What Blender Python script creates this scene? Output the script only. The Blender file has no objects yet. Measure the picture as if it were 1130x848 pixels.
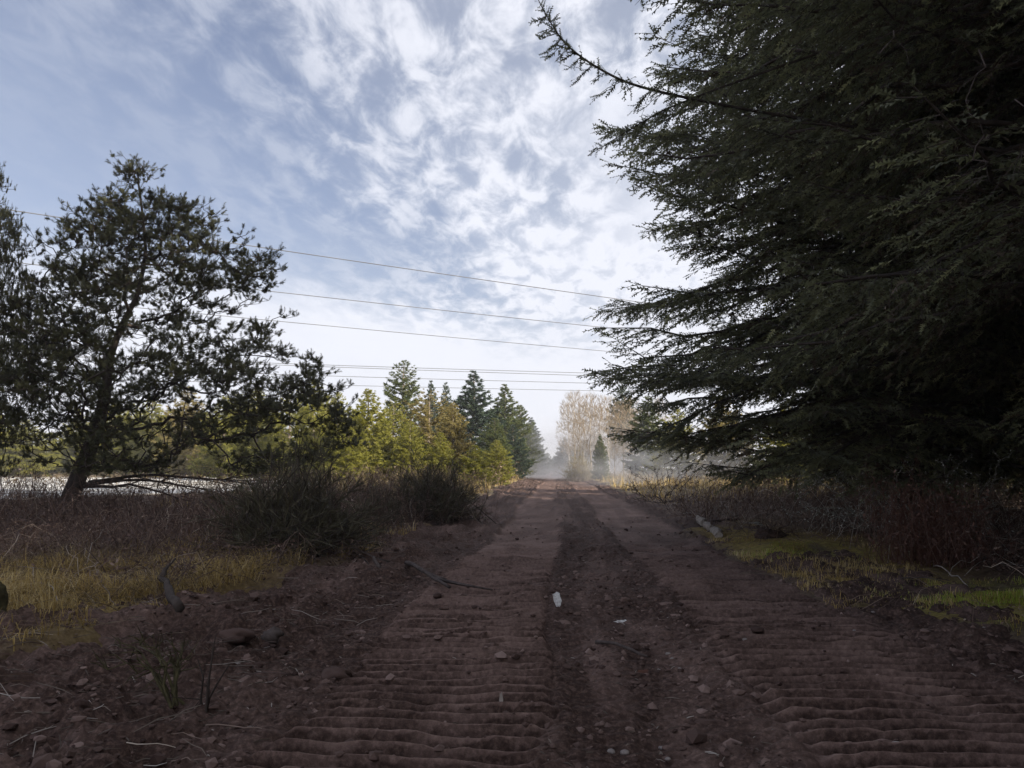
import bpy, math, time
import numpy as np
from mathutils import Vector, Matrix, Euler

T0 = time.time()
scene = bpy.context.scene
COL = scene.collection

# ------------------------------------------------------------------ camera, sky, sun, exposure
CAM_H = 1.6
F_PX, W_PX, H_PX = 860.0, 1130.0, 848.0
PITCH, YAW = math.radians(6.1), math.radians(3.33)
cam_d = bpy.data.cameras.new("camera")
cam_d.sensor_width = 36.0
cam_d.lens = 36.0 * F_PX / W_PX
cam_d.clip_start, cam_d.clip_end = 0.05, 6000.0
cam = bpy.data.objects.new("camera", cam_d)
COL.objects.link(cam)
cam.location = (0, 0, CAM_H)
cam.rotation_euler = (math.pi / 2 + PITCH, 0, YAW)
scene.camera = cam

SUN_EL, SUN_AZ = math.radians(27), math.radians(122)   # azimuth clockwise from the road direction (+Y)
world = bpy.data.worlds.new("World")
scene.world = world
world.use_nodes = True
EXPOSURE = 0.72
scene.view_settings.view_transform = 'Standard'
scene.view_settings.look = 'None'
scene.view_settings.exposure = EXPOSURE
scene.view_settings.gamma = 1.0
scene.view_settings.use_curve_mapping = False


def build_world():
    nt = world.node_tree
    N, L = nt.nodes, nt.links
    N.clear()
    out = N.new('ShaderNodeOutputWorld')
    bg = N.new('ShaderNodeBackground')
    bg.inputs['Strength'].default_value = 0.086
    L.new(bg.outputs[0], out.inputs[0])
    sky = N.new('ShaderNodeTexSky')
    sky.sky_type = 'NISHITA'
    sky.sun_disc = False
    sky.sun_elevation = SUN_EL
    sky.sun_rotation = SUN_AZ
    sky.air_density, sky.dust_density, sky.ozone_density = 1.0, 0.6, 2.5
    tc = N.new('ShaderNodeTexCoord')
    sep = N.new('ShaderNodeSeparateXYZ')
    L.new(tc.outputs['Generated'], sep.inputs[0])

    def math_(op, a, b=None, clamp=False):
        n = N.new('ShaderNodeMath'); n.operation = op; n.use_clamp = clamp
        for i, v in enumerate((a, b)):
            if v is None: continue
            if isinstance(v, (int, float)): n.inputs[i].default_value = v
            else: L.new(v, n.inputs[i])
        return n.outputs[0]

    def ramp(v, a, b, lo=0.0, hi=1.0):
        n = N.new('ShaderNodeMapRange'); n.interpolation_type = 'SMOOTHSTEP'
        L.new(v, n.inputs[0])
        n.inputs[1].default_value, n.inputs[2].default_value = a, b
        n.inputs[3].default_value, n.inputs[4].default_value = lo, hi
        return n.outputs[0]
    zz = math_('MAXIMUM', sep.outputs[2], 0.0)
    den = math_('ADD', zz, 0.09)
    px = math_('DIVIDE', sep.outputs[0], den)
    py = math_('DIVIDE', sep.outputs[1], den)
    comb = N.new('ShaderNodeCombineXYZ')
    L.new(px, comb.inputs[0]); L.new(py, comb.inputs[1])

    def noise(scale, detail, rough, loc=(0, 0, 0), rot=0.0, sc=(1, 1, 1), dist=0.0):
        m = N.new('ShaderNodeMapping')
        L.new(comb.outputs[0], m.inputs[0])
        m.inputs['Location'].default_value = loc
        m.inputs['Rotation'].default_value = (0, 0, rot)
        m.inputs['Scale'].default_value = sc
        n = N.new('ShaderNodeTexNoise')
        L.new(m.outputs[0], n.inputs['Vector'])
        n.inputs['Scale'].default_value = scale
        n.inputs['Detail'].default_value = detail
        n.inputs['Roughness'].default_value = rough
        n.inputs['Distortion'].default_value = dist
        return n.outputs[0]
    big = noise(0.42, 3, 0.5, loc=(2.3, 0.4, 0), rot=0.6, sc=(1.0, 0.55, 1))
    streak = noise(2.1, 9, 0.62, loc=(4.0, 1.0, 0), rot=-0.75, sc=(1.0, 0.36, 1), dist=0.25)
    puff = noise(10.5, 6, 0.6, loc=(1.0, 7.0, 0), rot=0.45, sc=(1.0, 0.5, 1), dist=0.35)
    puff_zone = ramp(noise(0.5, 2, 0.5, loc=(7.0, 3.0, 0)), 0.34, 0.56)
    puff_zone = math_('MULTIPLY', puff_zone, ramp(sep.outputs[2], 0.10, 0.22))
    puff_zone = math_('MULTIPLY', puff_zone, ramp(px, -1.3, -0.4, .15, 1.0))
    side = ramp(math_('DIVIDE', sep.outputs[0], math_('MAXIMUM', sep.outputs[1], 0.2)), -0.9, 0.30, 0.0, 0.45)
    hor = ramp(sep.outputs[2], 0.05, 0.36, 0.75, 0.0)
    v = math_('ADD', math_('MULTIPLY', big, 0.9), math_('MULTIPLY', streak, 0.30))
    v = math_('ADD', v, side)
    v = math_('ADD', v, hor)
    # a clearer lane between two sheets of cloud
    dl_ = math_('ABSOLUTE', math_('SUBTRACT', math_('ADD', px, 1.0), math_('MULTIPLY', math_('MAXIMUM', math_('SUBTRACT', py, 2.2), 0.0), 0.5)))
    dl_ = math_('ADD', dl_, math_('MULTIPLY', math_('SUBTRACT', streak, 0.5), 0.8))
    v = math_('SUBTRACT', v, ramp(dl_, 0.1, 0.9, 0.45, 0.0))
    veil = ramp(v, 0.25, 1.40, 0.34, 1.0)
    p2 = ramp(puff, 0.34, 0.66, -0.26, 0.26)
    p2 = math_('MULTIPLY', p2, puff_zone)
    mask = math_('ADD', veil, p2, clamp=True)
    mask = math_('MINIMUM', mask, 0.96)
    ccol = N.new('ShaderNodeMix'); ccol.data_type = 'RGBA'
    ccol.inputs[6].default_value = (4.1, 4.5, 5.4, 1)
    ccol.inputs[7].default_value = (6.7, 6.85, 7.5, 1)
    L.new(ramp(math_('ADD', math_('MULTIPLY', mask, 0.55), math_('MULTIPLY', streak, 0.30)), 0.28, 0.72), ccol.inputs[0])
    blue = N.new('ShaderNodeMix'); blue.data_type = 'RGBA'; blue.blend_type = 'MULTIPLY'
    blue.inputs[0].default_value = 1.0
    L.new(sky.outputs[0], blue.inputs[6])
    blue.inputs[7].default_value = (1.15, .92, 0.88, 1)
    mx = N.new('ShaderNodeMix'); mx.data_type = 'RGBA'
    L.new(mask, mx.inputs[0])
    L.new(blue.outputs[2], mx.inputs[6])
    L.new(ccol.outputs[2], mx.inputs[7])
    L.new(mx.outputs[2], bg.inputs[0])


build_world()
sun_d = bpy.data.lights.new("sun", 'SUN')
sun_d.energy = 5.0
sun_d.angle = math.radians(0.5)
sun_d.color = (1.0, 0.93, 0.80)
sun = bpy.data.objects.new("sun", sun_d)
COL.objects.link(sun)
sd = Vector((math.sin(SUN_AZ) * math.cos(SUN_EL), math.cos(SUN_AZ) * math.cos(SUN_EL), math.sin(SUN_EL)))
sun.rotation_euler = sd.to_track_quat('Z', 'Y').to_euler()
sun.location = (30, -10, 40)
scene.cycles.max_bounces = 6
scene.cycles.diffuse_bounces = 3
scene.cycles.transmission_bounces = 3
scene.cycles.volume_bounces = 1
scene.cycles.volume_step_rate = 2.0
scene.cycles.use_denoising = True

# ------------------------------------------------------------------ helpers
CAM_R = np.array(Euler((math.pi / 2 + PITCH, 0, YAW)).to_matrix())


def ray(px, py):
    d = np.array([(px - W_PX / 2) / F_PX, (H_PX / 2 - py) / F_PX, -1.0])
    return CAM_R @ d


def at(px, py, Y):
    """the point of the place seen at this picture position, Y metres down the road"""
    d = ray(px, py)
    return np.array([0, 0, CAM_H]) + d * (Y / d[1])


def on_ground(px, py, z=0.0):
    d = ray(px, py)
    return np.array([0, 0, CAM_H]) + d * ((z - CAM_H) / d[2])


def tag(o, label=None, cat=None, group=None, kind=None):
    if label: o["label"] = label
    if cat: o["category"] = cat
    if group: o["group"] = group
    if kind: o["kind"] = kind
    return o


def empty(name, loc, label, cat, group=None, rz=0.0, s=1.0):
    o = bpy.data.objects.new(name, None)
    o.empty_display_size = 0.2
    COL.objects.link(o)
    o.location = loc
    o.rotation_euler = (0, 0, rz)
    o.scale = (s, s, s)
    return tag(o, label, cat, group)


def copy_tree(o, loc, rz, s, label, group=None):
    c = o.copy()
    COL.objects.link(c)
    c.location = loc
    c.rotation_euler = (0, 0, rz)
    c.scale = s if isinstance(s, tuple) else (s, s, s)
    c["label"] = label
    if group: c["group"] = group
    elif "group" in c: del c["group"]
    for ch in list(o.children):
        k = ch.copy()
        COL.objects.link(k)
        k.parent = c
    return c


class Geo:
    def __init__(self):
        self.V, self.T, self.A, self.M, self.n = [], [], [], [], 0

    def add(self, V, T, tint=0.5, mat=0):
        V = np.asarray(V, float).reshape(-1, 3)
        T = np.asarray(T, int).reshape(-1, 3)
        self.V.append(V)
        self.T.append(T + self.n)
        self.A.append(np.broadcast_to(np.asarray(tint, float), (len(V),)).copy())
        self.M.append(np.full(len(T), mat, int))
        self.n += len(V)
        return self

    def build(self, name, mats, parent=None, smooth=False, loc=None, extra=None):
        V, T = np.concatenate(self.V), np.concatenate(self.T)
        A, M = np.concatenate(self.A), np.concatenate(self.M)
        me = bpy.data.meshes.new(name)
        me.vertices.add(len(V)); me.loops.add(len(T) * 3); me.polygons.add(len(T))
        me.vertices.foreach_set("co", V.astype(np.float32).ravel())
        me.loops.foreach_set("vertex_index", T.astype(np.int32).ravel())
        me.polygons.foreach_set("loop_start", np.arange(0, len(T) * 3, 3, dtype=np.int32))
        me.polygons.foreach_set("loop_total", np.full(len(T), 3, np.int32))
        me.polygons.foreach_set("material_index", M.astype(np.int32))
        me.polygons.foreach_set("use_smooth", np.full(len(T), bool(smooth)))
        for m in (mats if isinstance(mats, (list, tuple)) else [mats]):
            me.materials.append(m)
        a = me.attributes.new("tint", 'FLOAT', 'POINT')
        a.data.foreach_set("value", A.astype(np.float32))
        for k, v in (extra or {}).items():
            a = me.attributes.new(k, 'FLOAT', 'POINT')
            a.data.foreach_set("value", np.asarray(v, np.float32).ravel())
        me.update(); me.validate()
        o = bpy.data.objects.new(name, me)
        COL.objects.link(o)
        if parent is not None: o.parent = parent
        if loc is not None: o.location = loc
        return o


def norm(v):
    return v / np.maximum(np.linalg.norm(v, axis=-1, keepdims=True), 1e-9)


def tubes(P, R, k=4, cap=False):
    """P (n,m,3) polylines, R (n,m) radii -> verts, tris"""
    P = np.asarray(P, float); R = np.asarray(R, float)
    n, m, _ = P.shape
    Tn = norm(np.gradient(P, axis=1))
    ref = np.where(np.abs(Tn[:, :1, 2:3]) > 0.8, np.array([1.0, 0.13, 0]), np.array([0.05, 0.1, 1.0]))
    ref = np.broadcast_to(ref, Tn.shape)
    A = norm(np.cross(Tn, ref)); B = np.cross(Tn, A)
    th = np.arange(k) * 2 * math.pi / k
    V = P[:, :, None, :] + R[:, :, None, None] * (np.cos(th)[None, None, :, None] * A[:, :, None, :] + np.sin(th)[None, None, :, None] * B[:, :, None, :])
    idx = np.arange(n * m * k).reshape(n, m, k)
    a = idx[:, :-1, :]; b = idx[:, 1:, :]
    a2 = np.roll(a, -1, 2); b2 = np.roll(b, -1, 2)
    T = np.concatenate([np.stack([a, a2, b2], -1).reshape(-1, 3), np.stack([a, b2, b], -1).reshape(-1, 3)])
    V = V.reshape(-1, 3)
    if cap:
        c0 = len(V)
        V = np.concatenate([V, P[:, 0], P[:, -1]])
        f = []
        for i in range(n):
            for j in range(k):
                f.append((c0 + i, idx[i, 0, (j + 1) % k], idx[i, 0, j]))
                f.append((c0 + n + i, idx[i, -1, j], idx[i, -1, (j + 1) % k]))
        T = np.concatenate([T, np.array(f)])
    return V, T


def place(tV, tT, pos, xd, up, ln, wd):
    """copies of a small template with its x axis along xd"""
    pos, xd, up = np.asarray(pos), norm(np.asarray(xd)), np.asarray(up)
    Y = norm(np.cross(up, xd)); Z = np.cross(xd, Y)
    ln = np.broadcast_to(ln, len(pos))[:, None, None]; wd = np.broadcast_to(wd, len(pos))[:, None, None]
    V = pos[:, None, :] + ln * tV[None, :, 0:1] * xd[:, None, :] + wd * (tV[None, :, 1:2] * Y[:, None, :] + tV[None, :, 2:3] * Z[:, None, :])
    T = tT[None] + (np.arange(len(pos)) * len(tV))[:, None, None]
    return V.reshape(-1, 3), T.reshape(-1, 3)


_tab = np.random.default_rng(7).random((256, 256))


def vnoise(x, y):
    xi, yi = np.floor(x).astype(int), np.floor(y).astype(int)
    fx, fy = x - xi, y - yi
    fx = fx * fx * (3 - 2 * fx); fy = fy * fy * (3 - 2 * fy)
    g = lambda i, j: _tab[(xi + i) & 255, (yi + j) & 255]
    return (g(0, 0) * (1 - fx) + g(1, 0) * fx) * (1 - fy) + (g(0, 1) * (1 - fx) + g(1, 1) * fx) * fy


def fbm(x, y, o=4, g=0.5):
    s, a, t = 0.0, 1.0, 0.0
    for i in range(o):
        s = s + a * vnoise(x * 2 ** i + 17.3 * i, y * 2 ** i + 9.1 * i)
        t += a; a *= g
    return s / t


def sstep(x, a, b):
    t = np.clip((x - a) / (b - a), 0, 1)
    return t * t * (3 - 2 * t)


# ------------------------------------------------------------------ materials
def mat_base(name, rough=0.8, spec=0.25):
    m = bpy.data.materials.new(name)
    m.use_nodes = True
    nt = m.node_tree
    b = nt.nodes['Principled BSDF']
    b.inputs['Roughness'].default_value = rough
    b.inputs['Specular IOR Level'].default_value = spec
    return m, nt, b


def ramp_node(nt, fac, stops):
    r = nt.nodes.new('ShaderNodeValToRGB')
    e = r.color_ramp.elements
    while len(e) < len(stops): e.new(0.5)
    for el, (p, c) in zip(e, stops):
        el.position = p; el.color = (*c, 1)
    nt.links.new(fac, r.inputs[0])
    return r.outputs[0]


def attr(nt, name):
    a = nt.nodes.new('ShaderNodeAttribute'); a.attribute_name = name
    return a.outputs['Fac']


def noise_node(nt, scale, detail=4, rough=0.55, coord='Object', sc=None):
    tc = nt.nodes.new('ShaderNodeTexCoord')
    v = tc.outputs[coord]
    if sc:
        mp = nt.nodes.new('ShaderNodeMapping'); mp.inputs['Scale'].default_value = sc
        nt.links.new(v, mp.inputs[0]); v = mp.outputs[0]
    n = nt.nodes.new('ShaderNodeTexNoise')
    n.inputs['Scale'].default_value = scale; n.inputs['Detail'].default_value = detail; n.inputs['Roughness'].default_value = rough
    nt.links.new(v, n.inputs['Vector'])
    return n.outputs[0]


def mix_rgb(nt, fac, a, b, blend='MIX'):
    n = nt.nodes.new('ShaderNodeMix'); n.data_type = 'RGBA'; n.blend_type = blend
    for s, v in ((0, fac), (6, a), (7, b)):
        if isinstance(v, tuple): n.inputs[s].default_value = (*v, 1)
        elif isinstance(v, (int, float)): n.inputs[s].default_value = v
        else: nt.links.new(v, n.inputs[s])
    return n.outputs[2]


def bump(nt, b, h, strength=0.5, dist=0.02):
    n = nt.nodes.new('ShaderNodeBump')
    n.inputs['Strength'].default_value = strength; n.inputs['Distance'].default_value = dist
    nt.links.new(h, n.inputs['Height']); nt.links.new(n.outputs[0], b.inputs['Normal'])


def leaf_mat(name, stops, transl=0.3, rough=0.55, spec=0.3):
    m, nt, b = mat_base(name, rough, spec)
    c = ramp_node(nt, attr(nt, 'tint'), stops)
    nt.links.new(c, b.inputs['Base Color'])
    t = nt.nodes.new('ShaderNodeBsdfTranslucent')
    nt.links.new(c, t.inputs[0])
    mx = nt.nodes.new('ShaderNodeMixShader'); mx.inputs[0].default_value = transl
    nt.links.new(b.outputs[0], mx.inputs[1]); nt.links.new(t.outputs[0], mx.inputs[2])
    nt.links.new(mx.outputs[0], nt.nodes['Material Output'].inputs[0])
    return m


def bark_mat(name, a, b_, scale=6, sc=(1, 1, 0.25), bmp=0.6):
    m, nt, b = mat_base(name, 0.9, 0.15)
    n = noise_node(nt, scale, 5, 0.65, sc=sc)
    c = ramp_node(nt, n, [(0.3, a), (0.7, b_)])
    nt.links.new(c, b.inputs['Base Color'])
    bump(nt, b, n, bmp, 0.05)
    return m


M = {}
M['spruce'] = leaf_mat('spruce_needles', [(0.0, (.085, .088, .052)), (0.45, (.155, .16, .085)), (0.75, (.24, .245, .125)), (1.0, (.38, .38, .19))], 0.5, .42, .5)
M['dead_needles'] = leaf_mat('dead_needles', [(0.0, (.055, .040, .026)), (0.5, (.10, .073, .048)), (1.0, (.18, .14, .10))], 0.2)
M['pine'] = leaf_mat('pine_needles', [(0.0, (.050, .051, .024)), (0.5, (.095, .095, .042)), (1.0, (.17, .16, .07))], 0.3)
M['fir_sun'] = leaf_mat('fir_needles', [(0.0, (.065, .09, .03)), (0.5, (.125, .15, .045)), (1.0, (.21, .21, .07))], 0.4)
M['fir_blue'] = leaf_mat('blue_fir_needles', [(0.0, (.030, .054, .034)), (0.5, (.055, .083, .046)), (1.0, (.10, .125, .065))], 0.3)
M['pine_yellow'] = leaf_mat('yellow_pine_needles', [(0.0, (.18, .18, .03)), (0.5, (.34, .325, .055)), (1.0, (.46, .42, .11))], 0.5)
M['pine_olive'] = leaf_mat('olive_pine_needles', [(0.0, (.18, .15, .045)), (0.5, (.34, .275, .09)), (1.0, (.46, .38, .17))], 0.5)
M['broom'] = leaf_mat('broom_twigs', [(0.0, (.055, .045, .028)), (0.5, (.095, .085, .048)), (1.0, (.18, .15, .09))], 0.15)
M['bramble'] = leaf_mat('bramble_canes', [(0.0, (.060, .036, .029)), (0.5, (.165, .102, .078)), (0.9, (.33, .235, .175)), (1.0, (.56, .46, .36))], 0.2)
M['russet'] = leaf_mat('russet_canes', [(0.0, (.07, .030, .022)), (0.5, (.14, .065, .045)), (1.0, (.26, .16, .12))], 0.1)
M['dry_grass'] = leaf_mat('dry_grass_blades', [(0.0, (.27, .185, .06)), (0.5, (.53, .38, .135)), (1.0, (.70, .56, .30))], 0.3)
M['green_grass'] = leaf_mat('green_grass_blades', [(0.0, (.28, .24, .05)), (0.5, (.36, .40, .06)), (1.0, (.40, .56, .08))], 0.4)
M['scrub'] = leaf_mat('scrub_stems', [(0.0, (.10, .065, .04)), (0.5, (.20, .145, .085)), (1.0, (.32, .25, .15))], 0.2)
M['yellow_leaf'] = leaf_mat('yellow_leaves', [(0.0, (.18, .15, .05)), (1.0, (.36, .30, .12))], 0.3)
M['bark'] = bark_mat('dark_bark', (.035, .027, .023), (.095, .075, .064))
M['bark_grey'] = bark_mat('grey_bark', (.05, .042, .038), (.13, .115, .10))
M['bark_sun'] = bark_mat('pale_bark', (.16, .12, .09), (.36, .30, .24))
M['alder'] = bark_mat('alder_bark', (.26, .21, .15), (.52, .45, .36))
M['twig_tan'] = leaf_mat('tan_twigs', [(0.0, (.19, .13, .07)), (1.0, (.36, .27, .16))], 0.15)
M['lichen'] = bark_mat('lichen_bark', (.07, .058, .048), (.34, .33, .28), scale=20, sc=(1, 1, 1))
M['dead_wood'] = bark_mat('dead_wood', (.045, .034, .030), (.12, .095, .085), scale=9)
M['pale_wood'] = bark_mat('pale_dead_wood', (.20, .165, .14), (.42, .37, .32), scale=9)
M['moss_wood'] = bark_mat('mossy_wood', (.040, .034, .018), (.11, .095, .045), scale=12, sc=(1, 1, 1))


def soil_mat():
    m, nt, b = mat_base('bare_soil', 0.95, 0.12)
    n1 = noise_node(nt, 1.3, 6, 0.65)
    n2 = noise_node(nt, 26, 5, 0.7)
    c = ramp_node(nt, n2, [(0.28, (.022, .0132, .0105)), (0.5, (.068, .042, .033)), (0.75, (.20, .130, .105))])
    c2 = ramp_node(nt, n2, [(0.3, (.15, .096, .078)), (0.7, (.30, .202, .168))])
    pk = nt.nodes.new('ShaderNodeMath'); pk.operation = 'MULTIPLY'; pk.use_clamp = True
    nt.links.new(attr(nt, 'packed_shaded'), pk.inputs[0])  # carries packed soil tone plus shade painted into the print trenches
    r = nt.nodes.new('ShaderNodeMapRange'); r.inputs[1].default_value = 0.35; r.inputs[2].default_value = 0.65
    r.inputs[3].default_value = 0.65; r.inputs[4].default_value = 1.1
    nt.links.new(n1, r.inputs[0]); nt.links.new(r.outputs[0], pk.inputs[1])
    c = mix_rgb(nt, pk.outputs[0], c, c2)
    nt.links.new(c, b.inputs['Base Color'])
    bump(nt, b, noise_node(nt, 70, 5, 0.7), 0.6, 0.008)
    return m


def ground_mat():
    m, nt, b = mat_base('ground_litter', 0.95, 0.1)
    n2 = noise_node(nt, 9, 6, 0.7)
    n3 = noise_node(nt, 0.9, 5, 0.6)
    litter = ramp_node(nt, n2, [(0.3, (.06, .04, .033)), (0.55, (.14, .098, .075)), (0.8, (.26, .195, .145))])
    grass = ramp_node(nt, n2, [(0.3, (.15, .10, .035)), (0.55, (.32, .23, .08)), (0.8, (.50, .39, .17))])
    green = ramp_node(nt, n2, [(0.3, (.16, .15, .03)), (0.6, (.33, .34, .06)), (0.85, (.40, .48, .08))])
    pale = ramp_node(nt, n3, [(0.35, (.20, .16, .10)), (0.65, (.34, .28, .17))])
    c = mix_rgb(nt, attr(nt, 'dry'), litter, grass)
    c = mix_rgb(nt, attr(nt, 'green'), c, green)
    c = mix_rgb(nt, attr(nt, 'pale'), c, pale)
    nt.links.new(c, b.inputs['Base Color'])
    bump(nt, b, noise_node(nt, 30, 6, 0.7), 0.9, 0.03)
    return m


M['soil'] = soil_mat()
M['ground'] = ground_mat()
m_, nt_, b_ = mat_base('pale_gravel', 0.9, 0.2)
nt_.links.new(ramp_node(nt_, noise_node(nt_, 0.22, 7, 0.75, sc=(0.4, 1, 1)), [(0.36, (.17, .14, .11)), (0.46, (.42, .39, .35)), (0.52, (.66, .64, .61)), (0.62, (.74, .72, .69)), (0.70, (.40, .34, .24))]), b_.inputs['Base Color'])
M['gravel'] = m_
m_, nt_, b_ = mat_base('clod_soil', 0.95, 0.1)
nt_.links.new(ramp_node(nt_, attr(nt_, 'tint'), [(0.0, (.06, .037, .031)), (0.7, (.17, .113, .094)), (1.0, (.33, .235, .20))]), b_.inputs['Base Color'])
bump(nt_, b_, noise_node(nt_, 90, 4, 0.7), 0.7, 0.008)
M['clod'] = m_
m_, nt_, b_ = mat_base('chip_wood', 0.85, 0.2)
nt_.links.new(ramp_node(nt_, attr(nt_, 'tint'), [(0.0, (.06, .045, .035)), (0.6, (.19, .15, .12)), (1.0, (.55, .50, .45))]), b_.inputs['Base Color'])
M['chip'] = m_
m_, nt_, b_ = mat_base('pebble_stone', 0.7, 0.35)
nt_.links.new(ramp_node(nt_, noise_node(nt_, 30, 4, 0.6), [(0.3, (.17, .14, .125)), (0.7, (.36, .31, .28))]), b_.inputs['Base Color'])
M['pebble'] = m_
m_, nt_, b_ = mat_base('white_scrap', 0.7, 0.3)
nt_.links.new(ramp_node(nt_, noise_node(nt_, 40, 3, 0.6), [(0.3, (.34, .31, .28)), (0.5, (.70, .68, .65)), (0.7, (.80, .79, .77))]), b_.inputs['Base Color'])
M['scrap'] = m_
m_, nt_, b_ = mat_base('wire_metal', 0.5, 0.4)
nt_.links.new(ramp_node(nt_, noise_node(nt_, 0.2, 2, 0.5), [(0.3, (.14, .14, .145)), (0.7, (.20, .20, .20))]), b_.inputs['Base Color'])
M['wire'] = m_

# ------------------------------------------------------------------ terrain
EDGE_L = np.array([[-60, -6.2], [4, -6.6], [5.9, -6.3], [6.5, -5.0], [7.3, -4.3], [8.5, -4.0], [10, -4.4], [13, -3.4], [17, -3.5], [22, -3.4], [30, -4.0], [60, -4.4], [400, -4.4]])
EDGE_R = np.array([[-60, 4.2], [6, 4.3], [7.8, 4.1], [8.6, 3.6], [10, 3.15], [16, 3.15], [30, 3.9], [60, 4.2], [400, 4.2]])


def inside(X, Y):
    """signed distance (m) inside the bare dirt: positive on the dirt"""
    n = (fbm(X * 0.9 + 40, Y * 0.9 + 11, 4) - 0.5) * 1.3
    return np.minimum(X - np.interp(Y, EDGE_L[:, 0], EDGE_L[:, 1]), np.interp(Y, EDGE_R[:, 0], EDGE_R[:, 1]) - X) + n


def far_fall(Y):
    return 0.0


def ground_h(X, Y):
    d = inside(X, Y)
    near = np.exp(-((X / 60) ** 2 + (Y / 120) ** 2))
    h = 0.10 + (fbm(X * 0.35 + 5, Y * 0.35, 5) - 0.5) * 0.34 * near + (fbm(X * 2.2, Y * 2.2 + 70, 3) - 0.5) * 0.10 * near
    h += 0.22 * sstep(X, 4.5, 9.0) + 0.12 * sstep(-X, 5.5, 12.0)
    return h - 0.42 * sstep(d, -0.05, 0.55)


def track_masks(X, Y):
    w = 0.10 * np.sin(Y * 0.21) + 0.05 * np.sin(Y * 0.63 + 1)
    w = w + (fbm(X * 0.3 + 90, Y * 0.9, 3) - 0.5) * 0.24 + (fbm(X * 5 + 3, Y * 5, 2) - 0.5) * 0.08
    xl, xr = X + w, X - w * 0.8 + 0.0
    L = sstep(xl, -1.62, -1.50) * (1 - sstep(xl, -0.10, 0.0))
    R = sstep(xr, 1.28, 1.45) * (1 - sstep(xr, 2.95, 3.2))
    return L, R, xl, xr


def shoe_phase(X, Y):
    """position within one track-shoe print, one print every 19 cm"""
    wob = (fbm(X * 0.8 + 9, Y * 0.25, 2) - 0.5) * 0.04 + (fbm(X * 6 + 2, Y * 5, 2) - 0.5) * 0.010 + (fbm(X * 22 + 2, Y * 22, 2) - 0.5) * 0.010
    ph = (Y + wob) / 0.20
    return 1 - (ph - np.floor(ph))


def road_h(X, Y):
    L, R, xl, xr = track_masks(X, Y)
    lump = (fbm(X * 1.6 + 3, Y * 1.6 + 8, 5, 0.55) - 0.5)
    fine = (fbm(X * 9, Y * 9 + 33, 4, 0.6) - 0.5)
    # gently dished pad, then a steep wall and a narrow trench on the side towards the start of the road
    fr = shoe_phase(X, Y)
    ridge = (0.6 * sstep(fr, 0.0, .16) + 0.4 * sstep(fr, .16, .60) - 1.0 * sstep(fr, .62, .72) - 0.45 * np.exp(-((fr - .84) / .10) ** 2)) * 0.13 * (1 - 0.85 * sstep(Y, 10, 21))
    keep = 0.8 + 0.2 * sstep(fbm(X * 0.8 + 31, Y * 0.45 + 3, 3), 0.32, 0.50)
    keep2 = sstep(fbm(X * 3.2 + 61, Y * 3.2 + 3, 3), 0.30, 0.50)
    trk = np.maximum(L, R)
    h = -0.05 * trk + trk * ridge * keep * (0.85 + 0.15 * keep2)
    loose = 1 - trk
    crag = np.abs(fbm(X * 6 + 71, Y * 6 + 13, 4, 0.6) - 0.5)
    h = h + loose * (lump * 0.13 + fine * 0.10 - .030 * np.exp(-(crag / .035) ** 2)) + trk * fine * 0.011
    h = h + sstep(Y, 9, 16) * ((fbm(X * 1.1 + 4, Y * 1.9 + 60, 4, 0.6) - 0.5) * 0.16 + (fbm(X * 3.1 + 4, Y * 3.4 + 60, 2) - 0.5) * 0.06)
    # raised lips beside the tracks
    for xx, e, a in ((xl, -1.66, 0.05), (xl, 0.03, 0.018), (xr, 1.20, 0.03), (xr, 3.25, 0.05)):
        h = h + a * np.exp(-((xx - e) / 0.10) ** 2) * (0.4 + 1.2 * vnoise(Y * 1.3, xx * 0 + e * 7))
    # rough pushed-up berm on the left and right of the pass
    bl = sstep(-X, 1.7, 2.5)
    br = sstep(X, 3.1, 3.7)
    h = h + bl * (0.05 + lump * 0.46 + fine * 0.10) + br * (0.05 + lump * 0.25 + fine * 0.06)
    # drag lines along the road
    h = h + (1 - bl) * 0.02 * (fbm(X * 7 + 3, Y * 0.25, 3) - 0.5)
    # loose heap crossing between the tracks at about 9.5 m
    h = h + 0.05 * np.exp(-((Y - 9.7 - 0.25 * X) / 0.5) ** 2) * sstep(X, -1.2, 0.2) * (1 - sstep(X, 1.6, 2.4)) * (0.3 + fbm(X * 3, Y * 3, 3) * 1.4)
    return h


def grid_mesh(xs, ys, hf):
    X, Y = np.meshgrid(xs, ys)
    Z = hf(X, Y)
    n, m = X.shape
    idx = np.arange(n * m).reshape(n, m)
    a, b, c, d = idx[:-1, :-1], idx[:-1, 1:], idx[1:, 1:], idx[1:, :-1]
    T = np.concatenate([np.stack([a, b, c], -1).reshape(-1, 3), np.stack([a, c, d], -1).reshape(-1, 3)])
    return X, Y, Z, np.stack([X, Y, Z], -1).reshape(-1, 3), T


def spaced(fn, a, b):
    v = [a]
    while v[-1] < b: v.append(v[-1] + fn(v[-1]))
    return np.array(v)


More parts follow.
